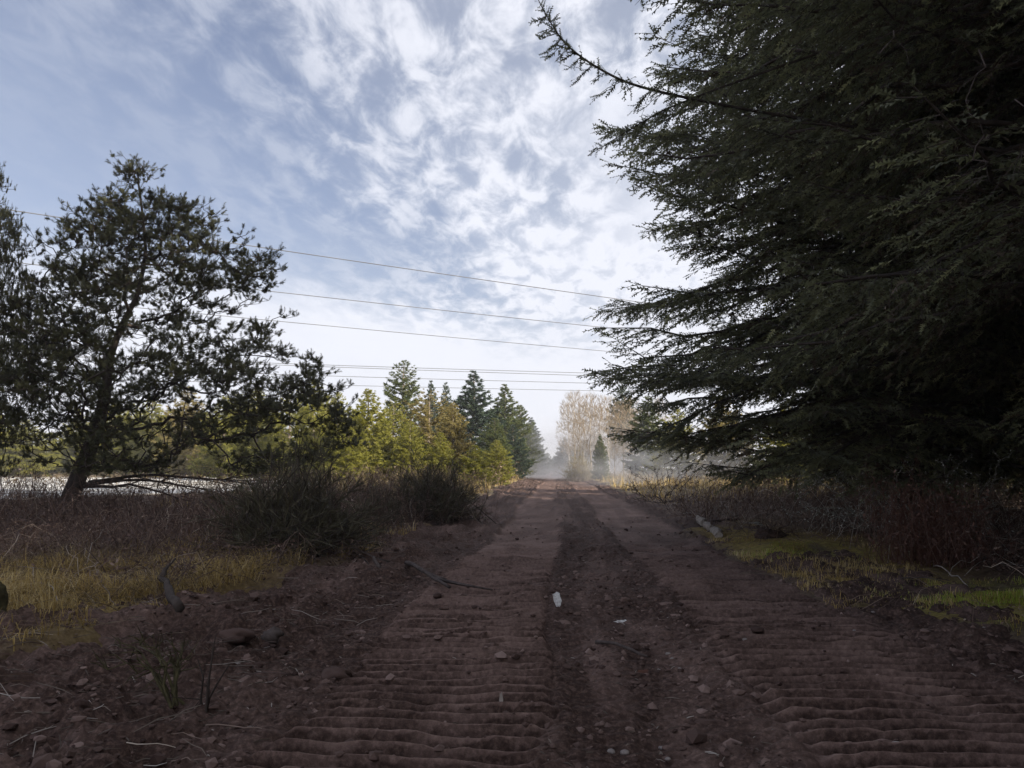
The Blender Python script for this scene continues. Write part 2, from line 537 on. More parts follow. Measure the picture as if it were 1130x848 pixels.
# the ground sheet, out to the horizon
gx = np.concatenate([[-1500, -700, -350, -200, -120, -80, -60, -48, -40, -34, -29, -25, -22, -19.5, -17.5, -16, -14.8],
                     np.arange(-13.8, 13.9, 0.14), [14.8, 16, 17.5, 19.5, 22, 25, 29, 34, 40, 48, 60, 80, 120, 200, 350, 700, 1500]])
gy = np.concatenate([[-1500, -600, -200, -100, -60, -30, -15, -8, -4, -1, 1], spaced(lambda y: max(0.12, y * y / 1376 * 0.9) if y < 60 else 4, 2.0, 140), [170, 210, 260, 340, 480, 800, 1500, 3000]])
X, Y, Z, V, T = grid_mesh(gx, gy, ground_h)
ins = inside(X, Y)
nb = fbm(X * 0.7 + 80, Y * 0.7, 4)
dry = np.exp(-(((X + 6.2) / 2.6) ** 2 + ((Y - 9.0) / 2.8) ** 2) * 1.0) * 1.3 * sstep(nb, 0.40, 0.56) + 0.6 * sstep(nb, 0.5, 0.7) * np.exp(-((X + 3.9) / 1.2) ** 2) * sstep(Y, 12, 17)
dryR = sstep(X, 3.0, 3.6) * (1 - sstep(X, 4.9, 6.6)) * sstep(Y, 5, 6) * (1 - sstep(Y, 19, 24)) * sstep(nb, 0.22, 0.42)
gn = sstep(fbm(X * 3.1, Y * 3.1 + 9, 4, .6), .32, .6)
green = np.exp(-(((X - 5.6) / 1.3) ** 2 + ((Y - 9.2) / 1.2) ** 2)) * 1.5 + np.exp(-(((X - 4.5) / 0.9) ** 2 + ((Y - 14.6) / 1.6) ** 2)) * 0.6
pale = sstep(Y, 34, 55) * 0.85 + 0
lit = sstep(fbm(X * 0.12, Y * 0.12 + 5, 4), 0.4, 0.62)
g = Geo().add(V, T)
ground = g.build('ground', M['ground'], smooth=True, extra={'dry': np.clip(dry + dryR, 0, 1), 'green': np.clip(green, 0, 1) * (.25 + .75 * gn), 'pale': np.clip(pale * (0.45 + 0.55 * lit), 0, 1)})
tag(ground, kind='structure')

# the bulldozed dirt road
rx = np.concatenate([np.arange(-7.2, -2.2, 0.055), np.arange(-2.2, 3.6, 0.038), np.arange(3.6, 5.4, 0.05)])
ry = np.concatenate([np.arange(-14, 2.4, 0.2), spaced(lambda y: min(max(0.012, y * y / 1376 * (0.6 if y < 9 else 0.8 if y < 20 else 1.1)), 1.5), 2.5, 330)])
X, Y, Z, V, T = grid_mesh(rx, ry, road_h)
L, R, _, _ = track_masks(X, Y)
packed_shaded = np.maximum(L, R) * (0.55 + 0.5 * sstep(fbm(X * 1.3, Y * 0.9 + 4, 4, .6), 0.35, 0.6)) * (0.8 + 0.2 * sstep(fbm(X * 4 + 3, Y * 9 + 4, 3, .6), 0.32, 0.55))
# pads keep the packed tone; trench shade between them is painted into the colour
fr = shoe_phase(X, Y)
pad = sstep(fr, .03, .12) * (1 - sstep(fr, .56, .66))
packed_shaded = packed_shaded * (1 - .95 * (1 - pad) * (1 - sstep(Y, 10, 22)))
packed_shaded = packed_shaded * 1.2 * (1 - .55 * sstep(Y, 12, 34))
packed_shaded = packed_shaded + .22 * (1 - np.maximum(L, R)) * sstep(fbm(X * 1.1 + 19, Y * .6 + 14, 4, .6), .45, .7) + 0.35 * sstep(fbm(X * 3 + 9, Y * 0.3 + 4, 3), 0.5, 0.7)
g = Geo().add(V, T)
road = g.build('dirt_road', M['soil'], smooth=True, extra={'packed_shaded': np.clip(packed_shaded, 0, 1)})
tag(road, kind='structure')

# pale open lot beyond the pine
lot = Geo()
pts = [(-17, 40), (-15.5, 60), (-16, 84), (-26, 99), (-60, 104), (-130, 104), (-130, 34), (-60, 29), (-24, 31)]
zc = 0.30
ring = []
for i, (a, b) in enumerate(pts):
    c, d = pts[(i + 1) % len(pts)]
    for t in np.linspace(0, 1, 8, endpoint=False):
        x, y = a + (c - a) * t, b + (d - b) * t
        k = 1 + (fbm(np.array([x * .2]), np.array([y * .2]), 3)[0] - .5) * .12
        ring.append((-60 + (x + 60) * k, 70 + (y - 70) * k, zc))
lv = [(-60, 70, zc)] + ring + [(x, y, zc - 0.6) for x, y, z in ring]
n = len(ring)
lt = []
for i in range(n):
    j = (i + 1) % n
    lt += [(0, 1 + i, 1 + j), (1 + i, 1 + n + i, 1 + n + j), (1 + i, 1 + n + j, 1 + j)]
gravel_lot = Geo().add(lv, lt).build('gravel_lot', M['gravel'])
tag(gravel_lot, kind='structure')
print('terrain', round(time.time() - T0, 1))


def surf_z(x, y):
    x, y = np.asarray(x, float), np.asarray(y, float)
    inr = (x > -7.1) & (x < 5.3)
    return np.maximum(ground_h(x, y), np.where(inr, road_h(x, y), -9))


# ------------------------------------------------------------------ foliage templates (x axis = shoot axis, unit length)
def frond_template(pairs=5, ln=0.36, w=0.15, ang=50, lift=0.06, rng=None):
    V, T, tn = [], [], []
    def tri(a, b, c, t):
        i = len(V); V.extend([a, b, c]); T.append((i, i + 1, i + 2)); tn.extend(t)
    tri((0, -.03, 0), (0, .03, 0), (1.0, 0, 0.0), (0, 0, .1))
    for i in range(pairs):
        s = 0.10 + 0.85 * i / (pairs - 1)
        l = ln * (1.0 - 0.45 * s)
        for sd in (-1, 1):
            a = math.radians(ang - 18 * s + (rng.uniform(-8, 8) if rng else 0))
            dx, dy = math.cos(a) * l, sd * math.sin(a) * l
            z = lift * (rng.uniform(-1, 1) if rng else 1) * 2
            o = 0.05 * sd * (rng.random() if rng else 0)
            tri((s - w / 2 + o, 0, 0), (s + w / 2 + o, 0, 0), (s + dx + o, dy, z), (0, 0, .12))
    return np.array(V), np.array(T), np.array(tn)


def brush_template(n=22, ln=0.42, w=0.05, rng=None, fwd=0.75):
    """bottlebrush shoot: needles all round, raked forward"""
    V, T, tn = [], [], []
    for i in range(n):
        s = 0.05 + 0.95 * (i / n) ** 0.8
        th = i * 2.399 + rng.uniform(-.3, .3)
        l = ln * rng.uniform(.8, 1.15)
        a = fwd + (0.5 if i > n * .8 else 0)
        d = np.array([a, math.cos(th), math.sin(th)]); d /= np.linalg.norm(d)
        sdv = np.array([0, -math.sin(th), math.cos(th)])
        b = np.array([s * 0.85, 0, 0])
        k = len(V)
        V += [b - sdv * w, b + sdv * w, b + d * l]
        T.append((k, k + 1, k + 2)); tn += [0, 0, .2]
    return np.array(V), np.array(T), np.array(tn)


def clump_template(n=9, rng=None, flat=0.55):
    """spiky flattened tuft for trees seen from afar"""
    V, T, tn = [], [], []
    for i in range(n):
        th = i * 2.399 + rng.uniform(-.3, .3)
        d = np.array([rng.uniform(-.1, 1.0), math.cos(th), math.sin(th) * flat]); d /= np.linalg.norm(d)
        sdv = norm(np.cross(d, rng.normal(size=3)))
        b = np.array([0, rng.uniform(-.2, .2), rng.uniform(-.2, .2) * flat])
        k = len(V)
        V += [b - sdv * .17, b + sdv * .17, b + d * rng.uniform(.6, 1.1)]
        T.append((k, k + 1, k + 2)); tn += [0, 0, .15]
    return np.array(V), np.array(T), np.array(tn)


RT = np.random.default_rng(3)
FROND = [frond_template(6, ln=.25, w=.17, ang=62, lift=.07, rng=RT) for _ in range(5)]
FROND_LOW = [frond_template(3, ln=0.42, w=0.17, rng=RT) for _ in range(3)]
BRUSH = [brush_template(20, ln=.36, w=.06, rng=RT, fwd=.32) for _ in range(4)]
CLUMP = [clump_template(9, rng=RT) for _ in range(5)]


def scatter(geo, temps, pos, xd, up, ln, wd, tint, rng, mat=0):
    pos = np.asarray(pos)
    if not len(pos): return
    ln = np.broadcast_to(ln, len(pos)); wd = np.broadcast_to(wd, len(pos)); tint = np.broadcast_to(tint, len(pos))
    k = rng.integers(0, len(temps), len(pos))
    for i, (tv, tt, tn) in enumerate(temps):
        s = k == i
        if not s.any(): continue
        V, T = place(tv, tt, pos[s], xd[s], up[s], ln[s], wd[s])
        geo.add(V, T, (tint[s][:, None] + tn[None]).ravel(), mat)


# ------------------------------------------------------------------ layered conifer
def conifer_geo(H, prof, seed, step=0.36, per=6, lod_z=99, low=False, twig=0.24, bl_gap=0.15, tw_gap=0.115,
                droop=0.28, hang=0.35, tip_up=0.22, trunk_r=0.32, bare=0.0, z0=0.8, density=1.0, lean=0.0, yellow=0.0, sides=7, zj=.5):
    """prof(t) = branch length at relative height t.  Returns crown Geo, trunk Geo"""
    rng = np.random.default_rng(seed)
    crown, wood = Geo(), Geo()
    zt = np.linspace(-0.3, H, 14)
    tr = trunk_r * (1 - np.clip(zt, 0, H) / H) ** 0.85 + 0.012
    tr[0] *= 1.5; tr[1] *= 1.05
    wx = np.cumsum(rng.normal(0, .025, 14)) + lean * zt
    P = np.stack([wx, np.cumsum(rng.normal(0, .025, 14)), zt], -1)
    wood.add(*tubes(P[None], tr[None], sides))
    axis = lambda z: np.stack([np.interp(z, zt, P[:, 0]), np.interp(z, zt, P[:, 1]), z], -1)
    B = []
    z = z0
    while z < H - 0.25:
        n = per + rng.integers(-1, 2)
        a0 = rng.random() * 6.283
        for i in range(n):
            zz = z + rng.uniform(-zj, zj) * step
            Lb = prof(np.clip(zz / H, 0, 1)) * rng.uniform(.68, 1.12)
            if Lb > 0.12: B.append((zz, a0 + i * 6.283 / n + rng.uniform(-.3, .3), Lb))
        z += step * (1.0 if z < lod_z else 1.5)
    B = np.array(B)
    nb = len(B)
    s = np.linspace(0, 1, 9)
    zz, az, Lb = B[:, 0], B[:, 1], B[:, 2]
    t = zz / H
    rise = np.interp(t, [0, .5, .8, 1], [0.10, 0.16, 0.4, 1.2]) + rng.normal(0, .07, nb)
    dr = droop * np.interp(t, [0, .6, 1], [1.25, 1, .3]) * rng.uniform(.7, 1.3, nb) * np.clip(Lb / 3.5, .35, 1.3)
    out = np.stack([np.cos(az), np.sin(az), np.zeros(nb)], -1)
    side = np.stack([-np.sin(az), np.cos(az), np.zeros(nb)], -1)
    bend = rng.normal(0, .10, nb)
    prz = rise[:, None] * s - dr[:, None] * 1.6 * s ** 2 + (tip_up + dr[:, None] * .7) * s ** 3
    BP = axis(zz)[:, None, :] + out[:, None, :] * (Lb[:, None] * s * 0.97)[..., None] + side[:, None, :] * (Lb * bend)[:, None, None] * (s ** 2)[None, :, None]
    BP[:, :, 2] += prz * Lb[:, None]
    BP += rng.normal(0, .012, BP.shape) * Lb[:, None, None]
    r0 = np.clip(0.008 + 0.0105 * Lb, .008, .07)
    wood.add(*tubes(BP, r0[:, None] * (1 - s * .88)[None, :], 3 if low else 4))
    BT = norm(np.gradient(BP, axis=1))
    # branchlets, alternating on both sides
    pos, dirs, lens, ups, tints = [], [], [], [], []
    blP, blL = [], []
    for i in range(nb):
        lo = zz[i] > lod_z
        gap = bl_gap * (3.2 if lo else 1.0)
        s0 = bare + 0.10 + 0.12 * rng.random()
        nbl = int(Lb[i] * (1 - s0) / gap) * 2
        if nbl < 2: nbl = 2
        ss = s0 + (1 - s0) * (np.arange(nbl) + rng.random(nbl)) / nbl
        sg = np.where(np.arange(nbl) % 2 == 0, 1.0, -1.0)
        keep = rng.random(nbl) < density * np.interp(ss, [0, .35, .6], [.55, .8, 1])
        ss, sg = ss[keep], sg[keep]
        q = np.stack([np.interp(ss, s, BP[i, :, c]) for c in range(3)], -1)
        tg = norm(np.stack([np.interp(ss, s, BT[i, :, c]) for c in range(3)], -1))
        sv = norm(np.cross(np.array([0, 0, 1.0]), tg)) * sg[:, None]
        l = np.clip(0.42 * Lb[i] * (1.08 - ss) ** 0.75, 0.22, 1.3) * rng.uniform(.6, 1.15, len(ss))
        d = tg * rng.uniform(.55, .95, len(ss))[:, None] + sv * rng.uniform(.55, .95, len(ss))[:, None]
        d[:, 2] -= hang * rng.uniform(.3, 1.4, len(ss)) * np.clip(Lb[i] / 3, .3, 1)
        d = norm(d)
        blP.append(np.concatenate([q, d, l[:, None], np.full((len(ss), 1), float(lo)), sv], 1))
        # the end of the branch itself
        blP.append(np.concatenate([BP[i, -1], BT[i, -1], [0.30 * min(1, Lb[i] / 2)], [float(lo)], side[i]])[None])
    BL = np.concatenate(blP)
    q, d, l, lo, sv = BL[:, :3], BL[:, 3:6], BL[:, 6], BL[:, 7] > .5, BL[:, 8:11]
    mid = q + d * (l * .55)[:, None]
    end = q + d * l[:, None]
    end[:, 2] -= hang * .30 * l
    if not low:
        wood.add(*tubes(np.stack([q, mid, end], 1), np.stack([.0075 + l * 0, .005 + l * 0, .002 + l * 0], 1), 3))
    # twigs along the branchlets
    gap = np.where(lo, tw_gap * 3.0, tw_gap)
    nt = np.maximum(2, (l / gap).astype(int) * (2 if not low else 1))
    bi = np.repeat(np.arange(len(BL)), nt)
    k = np.concatenate([np.arange(n) for n in nt])
    u = (k + rng.random(len(k))) / nt[bi]
    p = np.where((u < .55)[:, None], q[bi] + (mid - q)[bi] * (u / .55)[:, None], mid[bi] + (end - mid)[bi] * ((u - .55) / .45)[:, None])
    sg = np.where(k % 2 == 0, 1.0, -1.0)
    dd = d[bi]
    lat = norm(np.cross(np.array([0, 0, 1.0]), dd)) * sg[:, None]
    xd = dd * rng.uniform(.6, 1.1, len(k))[:, None] + lat * (rng.uniform(.3, .95, len(k)) * (1 - .6 * u))[:, None] + rng.normal(0, .16, (len(k), 3))
    xd[:, 2] -= hang * .5 * rng.random(len(k))
    xd = norm(xd)
    up = norm(np.array([0, 0, 1.0]) + rng.normal(0, .35, (len(k), 3)))
    ln = twig * rng.uniform(.7, 1.25, len(k)) * np.where(lo[bi], 2.6, 1) * (1.1 - .35 * u)
    if low: ln = ln * np.clip(np.interp(p[:, 2], [0, H * .7, H], [1.1, 1.0, .5]), .4, 1.2)
    tint = np.clip(rng.normal(.36, .16, len(k)) + .22 * (u > .8) + rng.normal(0, .12, len(BL))[bi] + yellow, 0, 1)
    if low:
        scatter(crown, CLUMP, p, xd, up, ln, ln * .8, tint, rng)
    else:
        inner = np.linalg.norm(p[:, :2], axis=1) / np.maximum(np.interp(p[:, 2] / H, np.linspace(0, 1, 30), [prof(t_) for t_ in np.linspace(0, 1, 30)]), .3)
        dead = rng.random(len(p)) < np.interp(inner, [.2, .5, .8], [.55, .22, .03])
        for sel, mi in ((~dead, 0), (dead, 1)):
            scatter(crown, FROND, p[sel], xd[sel], up[sel], ln[sel], ln[sel], tint[sel], rng, mi)
    return crown, wood


# ------------------------------------------------------------------ branching grown from target points
def grow(targets, trunk, bf=0.25, slope=0.45, pen=0.7, down=0.0):
    """greedy branching from a trunk polyline to every target; returns node positions, parents"""
    N = len(targets); m = len(trunk)
    P = np.concatenate([trunk, targets])
    par = np.full(len(P), -1); par[1:m] = np.arange(m - 1)
    path = np.zeros(len(P))
    best = np.full(N, 1e9); bp = np.zeros(N, int)
    done = np.zeros(N, bool)

    def relax(i):
        dv = targets - P[i]
        dist = np.sqrt((dv ** 2).sum(1))
        dh = np.sqrt(dv[:, 0] ** 2 + dv[:, 1] ** 2)
        c = dist + bf * path[i] + pen * np.maximum(0, slope * dh - dv[:, 2])
        u = (c < best) & ~done
        best[u] = c[u]; bp[u] = i
    for i in range(m): relax(i)
    for _ in range(N):
        c = np.where(done, 1e9, best)
        j = int(c.argmin())
        done[j] = True
        i = m + j
        par[i] = bp[j]
        path[i] = path[bp[j]] + np.linalg.norm(P[i] - P[bp[j]])
        relax(i)
    order = np.argsort(path, kind='stable')
    cnt = np.zeros(len(P))
    kids = np.bincount(par[par >= 0], minlength=len(P))
    cnt[kids == 0] = 1
    for i in order[::-1]:
        if par[i] >= 0 and i >= m: cnt[par[i]] += cnt[i]
    return P, par, cnt, kids, m


def limb_tubes(geo, P, par, cnt, m, rtip, power, rng, rmax=9, k=5, jit=0.10, mat=0):
    idx = np.arange(m, len(P))
    a, b = P[par[idx]], P[idx]
    L_ = np.linalg.norm(b - a, axis=1)
    rb = np.minimum(rtip * cnt[idx] ** power, rmax)
    ra = np.minimum(np.where(par[idx] >= m, rtip * np.maximum(cnt[par[idx]], 1) ** power, rb * 1.15), rb * 1.35)
    s = np.linspace(0, 1, 4)
    Q = a[:, None] + (b - a)[:, None] * s[None, :, None]
    n = rng.normal(0, jit, (len(idx), 2, 3)) * L_[:, None, None]
    Q[:, 1:3] += n
    Rr = ra[:, None] + (rb - ra)[:, None] * s
    geo.add(*tubes(Q, Rr, k), 0.5, mat)


def shore_pine(seed, outline, depth, trunk_pts, trunk_rs, n_clump, tuft, ntuft, spread=0.42, gap=.44, bf=0.22, slope=0.4):
    """outline: (z, left, right) half widths of the crown along x; depth scales it along y"""
    rng = np.random.default_rng(seed)
    O = np.array(outline)
    z = rng.uniform(O[0, 0], O[-1, 0], n_clump * 6)
    l, r = np.interp(z, O[:, 0], O[:, 1]), np.interp(z, O[:, 0], O[:, 2])
    c, hw = (l + r) / 2, (r - l) / 2
    keep = rng.random(len(z)) < hw / hw.max()
    z, c, hw = z[keep][:n_clump], c[keep][:n_clump], hw[keep][:n_clump]
    rad = rng.random(len(z)) ** 0.42; th = rng.random(len(z)) * 6.283
    C = np.stack([c + hw * rad * np.cos(th), hw * depth * rad * np.sin(th), z], -1)
    # gaps: drop targets where a coarse 3-D noise is low
    nz = fbm(C[:, 0] * .45 + C[:, 1] * .3 + 50, C[:, 2] * 1.25 - np.hypot(C[:, 0], C[:, 1]) * .35 + 20, 2)
    C = C[nz > gap]
    P, par, cnt, kids, m = grow(C, np.array(trunk_pts), bf, slope, 0.8)
    wood, crown = Geo(), Geo()
    tp = np.array(trunk_pts)
    u = np.linspace(0, len(tp) - 1, len(tp) * 3)
    tpi = np.stack([np.interp(u, np.arange(len(tp)), tp[:, i]) for i in range(3)], -1)
    wood.add(*tubes(tpi[None], np.interp(u, np.arange(len(tp)), trunk_rs)[None], 9))
    limb_tubes(wood, P, par, cnt, m, 0.010, 0.44, rng, rmax=trunk_rs[0] * .6, k=5)
    # tufts: around every target, candle shoots turned up and outwards
    tips = P[m:]
    pa = P[par[m:]]
    outd = norm(tips - pa)
    bi = np.repeat(np.arange(len(tips)), ntuft)
    off = rng.normal(0, 1, (len(bi), 3)) * np.array([spread, spread, spread * .3])
    off += outd[bi] * spread * .6
    end = tips[bi] + off
    st = tips[bi]
    midp = (st + end) / 2 + rng.normal(0, .05, end.shape) - np.array([0, 0, .05])
    wood.add(*tubes(np.stack([st, midp, end], 1), np.stack([.010 + 0 * bi, .008 + 0 * bi, .006 + 0 * bi], 1), 3))
    base_t = np.clip(rng.normal(.40, .16, len(bi)) + rng.normal(0, .1, len(tips))[bi], 0, 1)
    main = norm(norm(off) * .7 + np.array([0, 0, .8]) + rng.normal(0, .2, end.shape))
    for k in range(4):
        xd = norm(main + (rng.normal(0, .62, end.shape) if k else 0))
        xd[:, 2] = np.maximum(xd[:, 2], -.15)
        p = end if k < 3 else midp
        ln = tuft * rng.uniform(.6, 1.15, len(bi)) * (1.1 if k == 0 else .85)
        scatter(crown, BRUSH, p, xd, norm(rng.normal(0, 1, (len(bi), 3))), ln, tuft * .9, np.clip(base_t + rng.normal(0, .06, len(bi)), 0, 1), rng)
    return crown, wood


# ================================================================== RIGHT: tall firs beside the road
def prof_big(t):
    return float(np.interp(t, [0, .04, .10, .25, .45, .7, .9, 1], [4.6, 5.6, 6.3, 6.8, 6.0, 3.8, 1.4, .1]))


def prof_b(t):
    return float(np.interp(t, [0, .05, .15, .35, .6, .85, 1], [3.4, 4.7, 5.5, 5.3, 4.1, 1.9, .1]))


def add_tree(name, cg, loc, label, cat, leaf, bark, group=None, rz=0.0, s=1.0):
    root = empty(name, loc, label, cat, group, rz, s)
    cg[1].build('trunk', bark, root, smooth=True)
    cg[0].build('crown', leaf, root)
    return root


firA = conifer_geo(26, prof_big, 11, step=0.50, per=8, lod_z=15.5, twig=0.36, bl_gap=0.25, tw_gap=0.215, trunk_r=.42, z0=1.9, hang=.28, zj=.22)
fir_far = add_tree('fir_tree', firA, (7.6, 18.2, 0.2), "tall dark fir whose layered fronds reach over the road edge", 'tree', [M['spruce'], M['dead_needles']], M['bark'], rz=0.4)
firB = conifer_geo(25, prof_b, 12, step=0.39, per=6, lod_z=11.0, twig=0.25, bl_gap=0.21, tw_gap=0.18, trunk_r=.40, z0=3.6, hang=0.45, droop=.28, zj=.35)
fir_near = add_tree('fir_tree', firB, (7.0, 10.2, 0.3), "nearest tall fir with hanging dark sprays and one long bare bough over the road", 'tree', [M['spruce'], M['dead_needles']], M['bark'], rz=2.0)
print('firs', len(np.concatenate(firA[0].T)), len(np.concatenate(firB[0].T)), round(time.time() - T0, 1))

FG = 'firs massed behind the roadside firs'
hidden = "dark fir standing in the wood behind the roadside firs"
for (x, y, rz, s, src) in ((9.6, 14.2, 1.1, 1.0, fir_near), (13.0, 21.5, 2.9, 1.0, fir_far), (14.0, 11.0, 4.4, 1.02, fir_far), (17.5, 17.0, 0.9, .9, fir_near),
                           (11.5, 4.0, 5.2, 1.0, fir_far), (15.0, 28.0, 3.7, .82, fir_far), (9.5, -4.0, 0.3, 1.0, fir_near),
                           (10.5, -12, 2.7, 1.0, fir_far), (24, 31, .2, .8, fir_far), (14.5, 37, 5.2, .72, fir_near), (21, 42, 1.2, .8, fir_far), (29, 38, 2.5, .85, fir_near), (15.5, 0.5, 3.3, 1.0, fir_near), (18, -7, .7, 1.0, fir_far), (23, 1, 4.0, 1.0, fir_near), (16, -15, 1.9, 1.0, fir_near)):
    copy_tree(src, (x, y, 0.2), rz, s, hidden, FG)

# the long bough that sticks out over the road, and dead hanging twigs, are parts of the nearest fir
def free_bough(name, parent, pts, r0, mat_leaf, mat_wood, seed, twig=.17, dens=1.0, side_len=0.5):
    rng = np.random.default_rng(seed)
    pts = np.array(pts)
    u = np.linspace(0, len(pts) - 1, 40)
    Q = np.stack([np.interp(u, np.arange(len(pts)), pts[:, i]) for i in range(3)], -1)
    for _ in range(4): Q[1:-1] = (Q[:-2] + Q[1:-1] * 2 + Q[2:]) / 4
    g = Geo()
    g.add(*tubes(Q[None], np.linspace(r0, .003, 40)[None], 5), .5, 0)
    Tn = norm(np.gradient(Q, axis=0))
    pos, xd, ln = [], [], []
    for i in range(8, 40):
        f = i / 39
        lat = norm(np.cross([0, 0, 1.0], Tn[i]))
        for sg in (-1, 1):
            if rng.random() < .5 * dens and f < .92:
                l = side_len * rng.uniform(.5, 1.2) * (1.2 - f)
                d = norm(Tn[i] * .6 + lat * sg * .6 + np.array([0, 0, -.55]) + rng.normal(0, .2, 3))
                e = Q[i] + d * l; e[2] -= .12 * l
                mid = Q[i] + d * l * .5
                g.add(*tubes(np.stack([Q[i], mid, e])[None], np.array([[.006, .004, .002]]), 3), .5, 0)
                n = max(3, int(l / .035))
                for t in (np.arange(n) + rng.random(n)) / n:
                    p = Q[i] + (e - Q[i]) * t
                    pos.append(p); xd.append(norm(d * .8 + rng.normal(0, .4, 3) + lat * rng.choice([-.7, .7]))); ln.append(twig * rng.uniform(.6, 1.1) * (1.1 - .5 * t))
        for _ in range(int(2 + f * 4)):
            pos.append(Q[i] + rng.normal(0, .01, 3)); xd.append(norm(Tn[i] * .7 + rng.normal(0, .6, 3))); ln.append(twig * .7 * rng.uniform(.6, 1.1))
    pos, xd, ln = np.array(pos), np.array(xd), np.array(ln)
    scatter(g, FROND, pos, xd, norm(np.array([0, 0, 1.0]) + rng.normal(0, .5, pos.shape)), ln, ln, np.clip(rng.normal(.3, .15, len(pos)), 0, 1), rng, 1)
    return g.build(name, [mat_wood, mat_leaf], parent)


def to_local(root, pts):
    mt = Matrix.Translation(root.location) @ root.rotation_euler.to_matrix().to_4x4()
    inv = np.array(mt.inverted())
    p = np.array(pts)
    return p @ inv[:3, :3].T + inv[:3, 3]


pts = [at(1150, 175, 10.4), at(1010, 150, 11.2), at(860, 128, 10.2), at(745, 106, 8.9), at(690, 92, 8.4), at(650, 70, 8.2), at(622, 48, 8.1), at(603, 18, 8.0), at(586, -16, 7.9)]
free_bough('bough', fir_near, to_local(fir_near, pts), .026, M['spruce'], M['bark'], 4)
pts = [at(900, 60, 9.8), at(800, 95, 9.4), at(735, 120, 9.1), at(700, 140, 9.0), at(655, 168, 8.9)]
free_bough('bough', fir_near, to_local(fir_near, pts), .018, M['spruce'], M['bark'], 5, twig=.15, dens=.8, side_len=.35)


def dead_twigs(root, spots, seed):
    rng = np.random.default_rng(seed)
    for (a, b, c) in spots:
        p = np.array([a, (np.array(a) + b) / 2 + rng.normal(0, .06, 3), b])
        g = Geo()
        P = to_local(root, p)
        u = np.linspace(0, 2, 7)
        Q = np.stack([np.interp(u, [0, 1, 2], P[:, i]) for i in range(3)], -1); Q[1:-1] += rng.normal(0, .035, (5, 3))
        g.add(*tubes(Q[None], np.linspace(.006, .0025, 7)[None], 4))
        for _ in range(c):
            i = rng.integers(1, 6)
            e = Q[i] + rng.normal(0, .16, 3) + [0, 0, -.12]
            g.add(*tubes(np.stack([Q[i], (Q[i] + e) / 2 + rng.normal(0, .02, 3), e])[None], np.array([[.003, .0025, .0015]]), 3))
        g.build('dead_twig', M['dead_wood'], root)['label'] = 'bare dead twig hanging in the crown'


dead_twigs(fir_near, [(at(1080, 55, 6.2), at(1086, 150, 6.1), 5), (at(1086, 150, 6.1), at(1078, 205, 6.0), 3), (at(1120, 110, 6.0), at(1124, 190, 5.9), 3), (at(970, 60, 6.6), at(1000, 22, 6.8), 3)], 8)

# ================================================================== LEFT: shore pines
YP = 21.0
base = at(72, 581, YP); base[2] = 0.1


def outline_of(rows, Y, b):
    o = []
    for py, xl, xr in rows:
        a, c = at(xl, py, Y) - b, at(xr, py, Y) - b
        o.append((a[2], a[0], c[0]))
    return sorted(o)


rows = [(178, 148, 158), (200, 132, 172), (225, 114, 196), (240, 96, 236), (268, 74, 275), (300, 50, 306), (340, 32, 309), (374, 22, 304), (386, 20, 340), (402, 18, 355), (430, 16, 369), (455, 16, 384), (480, 20, 386), (500, 30, 376), (520, 70, 310)]
tp = [at(x, y, YP) - base for x, y in ((66, 590), (74, 560), (88, 517), (104, 471), (115, 430), (121, 395), (134, 365), (150, 325), (157, 280), (156, 240), (153, 205), (152, 186))]
for i, dy in enumerate((0, 0, .1, .2, .1, 0, -.1, .1, .2, .1, 0, 0)): tp[i] = tp[i] + np.array([0, dy, 0])
pineA = shore_pine(21, outline_of(rows, YP, base), 0.85, tp, [.33, .25, .215, .18, .14, .11, .085, .065, .05, .035, .025, .012], 1350, .21, 5, spread=.22, gap=.42)
pine = add_tree('pine_tree', pineA, tuple(base), "broad dark pine leaning over the brambles, its twisted trunk in view", 'tree', M['pine'], M['bark'])
p2 = at(-8, 585, 20.0); p2[2] = .1
pine_edge = copy_tree(pine, tuple(p2), 4.4, (0.42, 0.42, 0.93), "dark straight trunked pine cut off by the photo's side, west of the broad pine")
# low bare boughs of the pine
rng = np.random.default_rng(31)
for k, (x0, y0, x1, y1) in enumerate(((95, 535, 262, 548), (92, 538, 232, 560), (98, 530, 300, 540))):
    a, b = at(x0, y0, YP), at(x1, y1, YP - .8)
    s_ = np.linspace(0, 1, 9)[:, None]
    Q = a + (b - a) * s_ + np.array([0, 0, .22]) * np.sin(s_ * math.pi) + rng.normal(0, .03, (9, 3))
    g = Geo().add(*tubes((Q - base)[None], np.linspace(.05, .01, 9)[None], 5))
    for _ in range(12):
        i = rng.integers(2, 8)
        e = Q[i] + (b - a) * rng.uniform(.08, .25) + rng.normal(0, .22, 3)
        g.add(*tubes(np.stack([Q[i], (Q[i] + e) / 2 + rng.normal(0, .05, 3), e])[None] - base, np.array([[.018, .012, .004]]), 3))
    g.build('bough', M['bark'], pine)

print('pines', len(np.concatenate(pineA[0].T)), round(time.time() - T0, 1))

# ================================================================== FAR TREES
def pf(*pts):
    a = np.array(pts)
    return lambda t: float(np.interp(t, a[:, 0], a[:, 1]))


